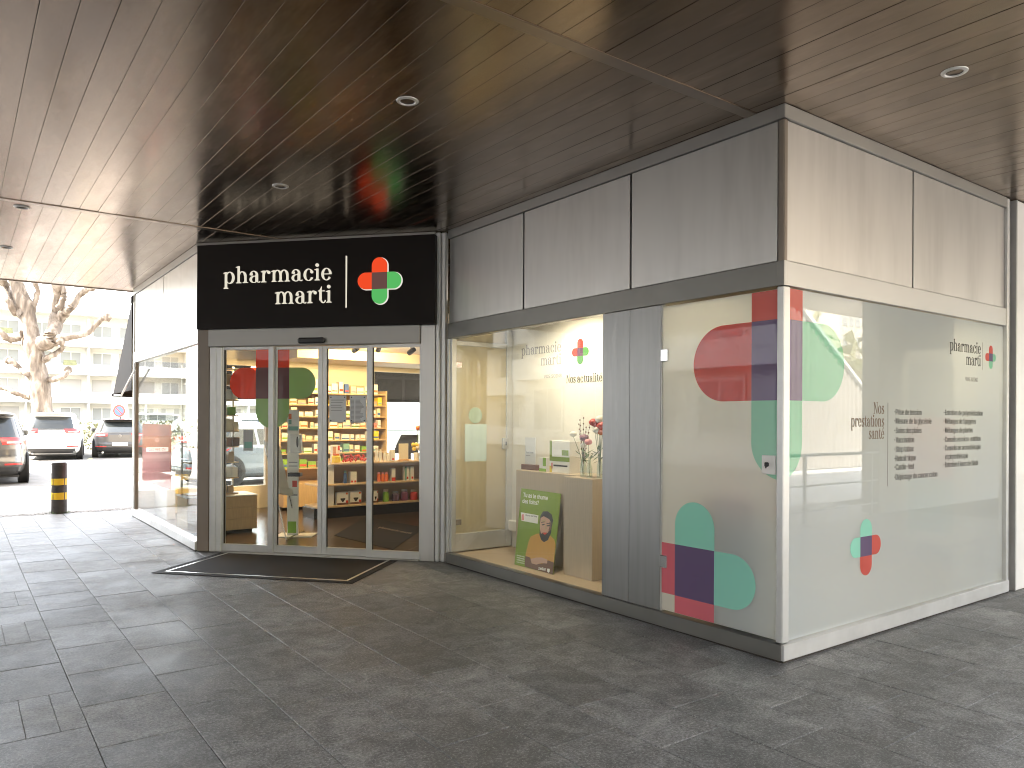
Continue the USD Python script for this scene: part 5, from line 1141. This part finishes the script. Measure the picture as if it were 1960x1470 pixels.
trk = [((62, 655), (72, 660), (95, 648), (108, 610), (112, 560), (106, 500)), ((48, 600), (30, 585), (14, 560), (4, 520)), ((100, 640), (122, 600), (135, 590), (150, 570), (165, 555), (175, 550)),
       ((105, 655), (125, 646), (160, 640), (185, 620), (205, 607)), ((85, 690), (100, 680), (116, 670), (118, 655)), ((85, 728), (100, 726), (118, 722), (132, 708)), ((60, 718), (48, 714), (36, 703), (26, 693), (17, 690)),
       ((60, 758), (45, 758), (25, 750), (10, 744), (-15, 742)), ((45, 640), (20, 650), (5, 640), (-12, 625)), ((112, 590), (122, 560), (118, 530), (135, 500)), ((60, 620), (66, 580), (72, 560), (62, 530), (64, 500)), ((30, 600), (16, 575), (10, 560), (0, 540), (-14, 525))]
rad = [(.36, .20), (.28, .14), (.20, .09), (.17, .09), (.13, .08), (.14, .08), (.11, .09), (.12, .07), (.17, .09), (.14, .08), (.14, .07), (.14, .08)]
for q, (a, b) in zip(trk, rad): limb([(*p, RNG.normal(0, .25) * (i > 0) - (.25 if i == 0 else 0) * 0) for i, p in enumerate(q)], a, b)
tw = MB()
for q in trk[2:4] + trk[8:]:
    for _ in range(5):
        p = tpt(q[-1][0] + RNG.normal(0, 3), q[-1][1] + RNG.normal(0, 3)); d = RNG.normal(0, .12, 3); d[2] = abs(d[2]) + .12; tw.tube([p, p + d * .6, p + d * 1.3 + RNG.normal(0, .04, 3)], [.018, .012, .006], 5)
part(tr, 'twigs', tw, 'bark', kind='stuff')

# --- no parking sign
sp_ = at(229, HOR, 29.2); ns = thing('no_parking_sign', 'round blue and red no parking sign on a white board behind the dark hatchback', 'road sign', (sp_[0], sp_[1], gz(31)))
SF = Frame((sp_[0], sp_[1], 0), RT, -FW)
zs_ = EYE + (HOR - 790) * 29.2 / FPX
part(ns, 'pole', MB().tube([(sp_[0], sp_[1], 0), (sp_[0], sp_[1], zs_ + 1.25)], .03, 10), 'steel_grey'); part(ns, 'board', MB().box((-.31, zs_ - .31, .032), (.31, zs_ + .31, .045), .004, fr=SF), 'white_paint')
part(ns, 'red_ring', MB().poly(Point(0, zs_).buffer(.235, 24).difference(Point(0, zs_).buffer(.17, 24)), .0455, .048, fr=SF), 'print_red'); part(ns, 'blue_disc', MB().poly(Point(0, zs_).buffer(.169, 24), .0455, .047, fr=SF), 'print_blue')
part(ns, 'red_bar', MB().poly(affinity.rotate(R(-.18, zs_ - .022, .18, zs_ + .022), -45, origin=(0, zs_)).intersection(Point(0, zs_).buffer(.172)), .0472, .049, fr=SF), 'print_red')

# --- awning on the end wall
aw = thing('awning', 'steep dark brown awning with a thin arm at the left end of the pharmacy', 'awning', (4.6, 12.9, 2.0))
ax0, ax1 = 2.20, 8.6
tz, ty = 3.33, 12.87; pb = on_x(218, 754, ax0); by, bz = pb[1], pb[2]
cl = MB().add([(ax0, ty, tz), (ax1, ty, tz), (ax1, by, bz), (ax0, by, bz), (ax0, ty, tz - .015), (ax1, ty, tz - .015), (ax1, by, bz - .01), (ax0, by, bz - .01)], [[0, 3, 2], [0, 2, 1], [4, 6, 7], [4, 5, 6], [0, 4, 7], [0, 7, 3], [1, 2, 6], [1, 6, 5], [3, 7, 6], [3, 6, 2], [0, 1, 5], [0, 5, 4]])
part(aw, 'cloth', cl, 'awning_cloth')
part(aw, 'side_cheek', MB().add([(ax0 - .01, ty, tz - .01), (ax0 - .01, by, bz), (ax0 - .01, ty, bz + .02), (ax0 + .01, ty, tz - .01), (ax0 + .01, by, bz), (ax0 + .01, ty, bz + .02)], [[0, 1, 2], [3, 5, 4], [0, 3, 4], [0, 4, 1], [1, 4, 5], [1, 5, 2], [2, 5, 3], [2, 3, 0]]), 'awning_cloth')
part(aw, 'front_bar', MB().tube([(ax0 - .03, by, bz - .02), (ax1, by, bz - .02)], .03, 10), 'awning_cloth')
pa_ = on_x(259, 706, ax0 - .06); pb_ = on_x(232, 757, ax0 - .06); part(aw, 'arm', MB().tube([pa_, pb_], .016, 8).tube([pb_, (ax0, by, bz - .02)], .012, 8), 'mat_frame')
part(aw, 'cassette', MB().box((ax0 - .02, 12.80, tz - .06), (ax1, 12.99, tz + .06), .02), 'awning_cloth')

# --- low hedge and wall behind the cars, apartment block
hm = MB()
for k in range(6000):
    c = np.array([RNG.uniform(-4, 16), 35.5 + RNG.uniform(-.45, .45), .3 + RNG.random() * 1.0 + .12 * math.sin(k)]); d = RNG.normal(0, .06, (3, 3)); hm.add(c + d, [[0, 1, 2]])
single('hedge', 'low yellow green hedge behind the parked cars', 'hedge', hm, 'hedge_leaf', kind='stuff')
YA, XA0, BAY, FH, NF, NB_ = 88.0, -16.0, 5.4, 2.85, 4, 11
ap = thing('apartment_block', 'long white apartment block with rows of balconies behind the tree', 'building', (14, YA, 0))
XA1 = XA0 + BAY * NB_; GZA = .3
part(ap, 'wall', MB().box((XA0, YA + 1.5, GZA - .5), (XA1, YA + 12, GZA + FH * NF + .2)), 'render_white')
part(ap, 'roof_slab', MB().box((XA0 - .4, YA - .4, GZA + FH * NF + .201), (XA1 + .4, YA + 12.4, GZA + FH * NF + .55)), 'balcony_white')
for f in range(NF):
    zf = GZA + FH * f
    part(ap, 'balcony_slab', MB().box((XA0, YA, zf - .12), (XA1, YA + 1.499, zf + .06)), 'balcony_white')
    for b in range(NB_):
        xb = XA0 + BAY * b
        part(ap, 'balcony_parapet', MB().box((xb + .02, YA - .1, zf - .15), (xb + BAY - .02, YA + .02, zf + .95), .02), 'balcony_white')
        part(ap, 'partition', MB().box((xb - .08, YA + .021, zf + .061), (xb + .08, YA + 1.498, zf + FH - .13)), 'render_white')
        for (x0, x1, z0, z1) in ((.5, 2.3, .08, 2.3), (3.0, 4.9, .08, 2.3)):
            w_ = part(ap, 'window', MB().box((xb + x0, YA + 1.42, zf + z0), (xb + x1, YA + 1.497, zf + z1)), 'shutter_grey' if (b * 3 + f * 5 + int(x0)) % 4 == 0 else 'white_paint')
            if (b * 3 + f * 5 + int(x0)) % 4: part(w_, 'pane', MB().box((xb + x0 + .08, YA + 1.395, zf + z0 + .1), ((xb * 2 + x0 + x1) / 2 - .04, YA + 1.4195, zf + z1 - .1)).box(((xb * 2 + x0 + x1) / 2 + .04, YA + 1.395, zf + z0 + .1), (xb + x1 - .08, YA + 1.4195, zf + z1 - .1)), 'window_dark')
        if (b + f) % 3 == 0: part(ap, 'planter', MB().box((xb + 3.1, YA - .3, zf + .8), (xb + 4.3, YA - .11, zf + 1.05)).box((xb + 3.15, YA - .28, zf + 1.051), (xb + 4.25, YA - .13, zf + 1.3)), 'hedge_leaf')

# ================================================================== BEHIND AND BESIDE THE CAMERA: what the panes reflect
ch_ = thing('corner_house', 'white house with balconies across the street, mirrored in the display window', 'building', (-18, 38, 0))
part(ch_, 'wall', MB().box((-28, 30, -.1), (-18, 47, 11.5)), 'render_white')
for f in range(4):
    for k in range(4):
        y = 30.4 + k * 4.1; w_ = part(ch_, 'window', MB().box((-17.995, y + .4, .9 + f * 2.8), (-17.9, y + 2.4, 2.6 + f * 2.8)), 'white_paint'); part(w_, 'pane', MB().box((-17.8995, y + .5, 1.0 + f * 2.8), (-17.88, y + 1.35, 2.5 + f * 2.8)).box((-17.8995, y + 1.45, 1.0 + f * 2.8), (-17.88, y + 2.3, 2.5 + f * 2.8)), 'window_dark')
        part(ch_, 'balcony', MB().box((-17.9, y + .1, .1 + f * 2.8), (-16.8, y + 3.6, .25 + f * 2.8)).box((-16.9, y + .1, .251 + f * 2.8), (-16.8, y + 3.6, 1.1 + f * 2.8)), 'balcony_white')
nbd = thing('neighbour_building', 'tall white neighbouring building across the street with rows of framed windows', 'building', (-12, 6, 0))
part(nbd, 'wall', MB().box((-24, -34, -.1), (-12, 26.6, 20)), 'render_white')
for f in range(6):
    part(nbd, 'cornice', MB().box((-12.0, -34, 3.2 + f * 3.0), (-11.2, 26.6, 4.1 + f * 3.0)), 'balcony_white')
    for k in range(20):
        y = -33 + k * 3.0; w_ = part(nbd, 'window', MB().box((-11.995, y, 1.0 + f * 3.0), (-11.9, y + 2.0, 2.9 + f * 3.0)), 'white_paint'); part(w_, 'pane', MB().box((-11.8995, y + .1, 1.1 + f * 3.0), (-11.88, y + .95, 2.8 + f * 3.0)).box((-11.8995, y + 1.05, 1.1 + f * 3.0), (-11.88, y + 1.9, 2.8 + f * 3.0)), 'window_dark')
rh = thing('ribbed_hall', 'pale hall clad in vertical ribs with a sloping roof edge, mirrored in the corner window', 'building', (24, -9, -.03))
HP = [(14.5, -.03), (28.5, -.03), (26.2, 1.62), (16.5, 8.07), (14.5, 8.07)]
HF = Frame((0, -8.0, 0), (-1, 0, 0), (0, 1, 0))
part(rh, 'wall', MB().poly(Polygon([(-x, z) for x, z in HP]), -8, 0, fr=HF), 'rib_metal')
rbm = MB(); x = 14.6
while x < 28:
    zt = float(np.interp(x, [14.5, 16.5, 26.2, 28.5], [8.07, 8.07, 1.62, .03])); rbm.box((x, -8.0, 0), (x + .11, -7.88, zt - .08)); x += .26
part(rh, 'ribs', rbm, 'rib_metal', kind='stuff'); e0, e1 = np.array([16.4, -8.15, 8.1]), np.array([28.6, -8.15, .0])
part(rh, 'roof_edge', MB().add([e0, e1, e1 + [0, .35, 0], e0 + [0, .35, 0], e0 - [0, 0, .22], e1 - [0, 0, .05], e1 + [0, .35, -.05], e0 + [0, .35, -.22]], [[0, 1, 2], [0, 2, 3], [4, 6, 5], [4, 7, 6], [0, 4, 5], [0, 5, 1], [3, 2, 6], [3, 6, 7], [0, 3, 7], [0, 7, 4], [1, 5, 6], [1, 6, 2]]), 'white_paint')
cw_ = thing('concrete_wall', 'pale concrete wall closing the end of the passage, mirrored in the corner window', 'wall', (15, -.8, 0))
part(cw_, 'wall', MB().box((12.1, -1.05, .002), (17.5, -.75, ZC - .01), .01), 'concrete'); part(cw_, 'skirting', MB().box((12.12, -.7495, .002), (17.5, -.735, .15)), 'steel_grey')
rl = thing('railing', 'grey metal railing along the paving edge, mirrored in the corner window', 'railing', (8, -1.9, 0))
RY = -.75
for z in (1.0, .55, .18): part(rl, 'rail', MB().tube([(6.2, RY, z), (12.05, RY, z)], .024 if z > .9 else .014, 10), 'steel_grey')
for x in np.arange(6.3, 12.1, 1.85): part(rl, 'post', MB().box((x - .025, RY - .02, -.02), (x + .025, RY + .02, 1.0)), 'steel_grey')
single('light_paving', None, None, sheet([6, 12.9, 45], [-7.9, -2.35], lambda x, y: -.026), 'pale_paving', kind='structure')
def hill_z(x, y):
    d = max(0, (-y - 34) * .9 + max(0, (x - 20)) * .12); return d * .42 * (1 + .25 * math.sin(x * .03)) + 4 * (meshkit.fbm(np.array([x * .02, y * .02, 0.0]), 4) - .5) * min(1, d / 20) - .1
single('hillside', None, None, sheet(np.linspace(-160, 420, 60), np.linspace(-420, -30, 50), hill_z), 'hill_ground', smooth=60, kind='structure')
for k in range(16):
    y = -52 - (k % 4) * 17 - RNG.random() * 8; x = 30 + (k // 4) * 22 + RNG.random() * 10 - (y + 50) * .55
    w, d, h = RNG.uniform(8, 13), RNG.uniform(7, 9), RNG.uniform(6, 10); z = hill_z(x, y) - 1
    c = ['white', 'cream', 'pale', 'warm white'][k % 4]
    t = thing('hillside_house', f'{c} house, {ORD[k // 4]} from the hall in the {["lowest", "second", "third", "highest"][k % 4]} row up the hillside', 'house', (x, y, z), group='houses on the mirrored hillside')
    part(t, 'wall', MB().box((x - w / 2, y - d / 2, z - 3), (x + w / 2, y + d / 2, z + h)), 'render_white' if k % 2 else 'render_warm')
    rp = np.array([(x - w / 2 - .4, y - d / 2 - .4, z + h), (x + w / 2 + .4, y - d / 2 - .4, z + h), (x + w / 2 + .4, y + d / 2 + .4, z + h), (x - w / 2 - .4, y + d / 2 + .4, z + h), (x - w / 2 - .4, y, z + h + 2), (x + w / 2 + .4, y, z + h + 2)])
    part(t, 'roof', MB().add(rp, [[0, 1, 5], [0, 5, 4], [2, 3, 4], [2, 4, 5], [3, 0, 4], [1, 2, 5], [0, 3, 2], [0, 2, 1]]), 'roof_tile')
    for f in range(int(h // 2.8)):
        for q in range(4): part(t, 'window', MB().box((x - w / 2 + .8 + q * (w - 1.6) / 4, y + d / 2 + .001, z + .8 + f * 2.8), (x - w / 2 + .8 + q * (w - 1.6) / 4 + 1.1, y + d / 2 + .08, z + 2.2 + f * 2.8)), 'window_dark')
tc = MB()
for k in range(5000):
    x, y = RNG.uniform(0, 250), RNG.uniform(-200, -40); z = hill_z(x, y) + RNG.uniform(0, 5) * (meshkit.noise(np.array([x * .12, y * .12, 3.0])) ** 2) * 2; d = RNG.normal(0, .9, (3, 3)); tc.add(np.array([x, y, z]) + d, [[0, 1, 2]])
single('hillside_trees', 'scattered trees and shrubs on the mirrored hillside', 'trees', tc, 'hedge_leaf', kind='stuff')
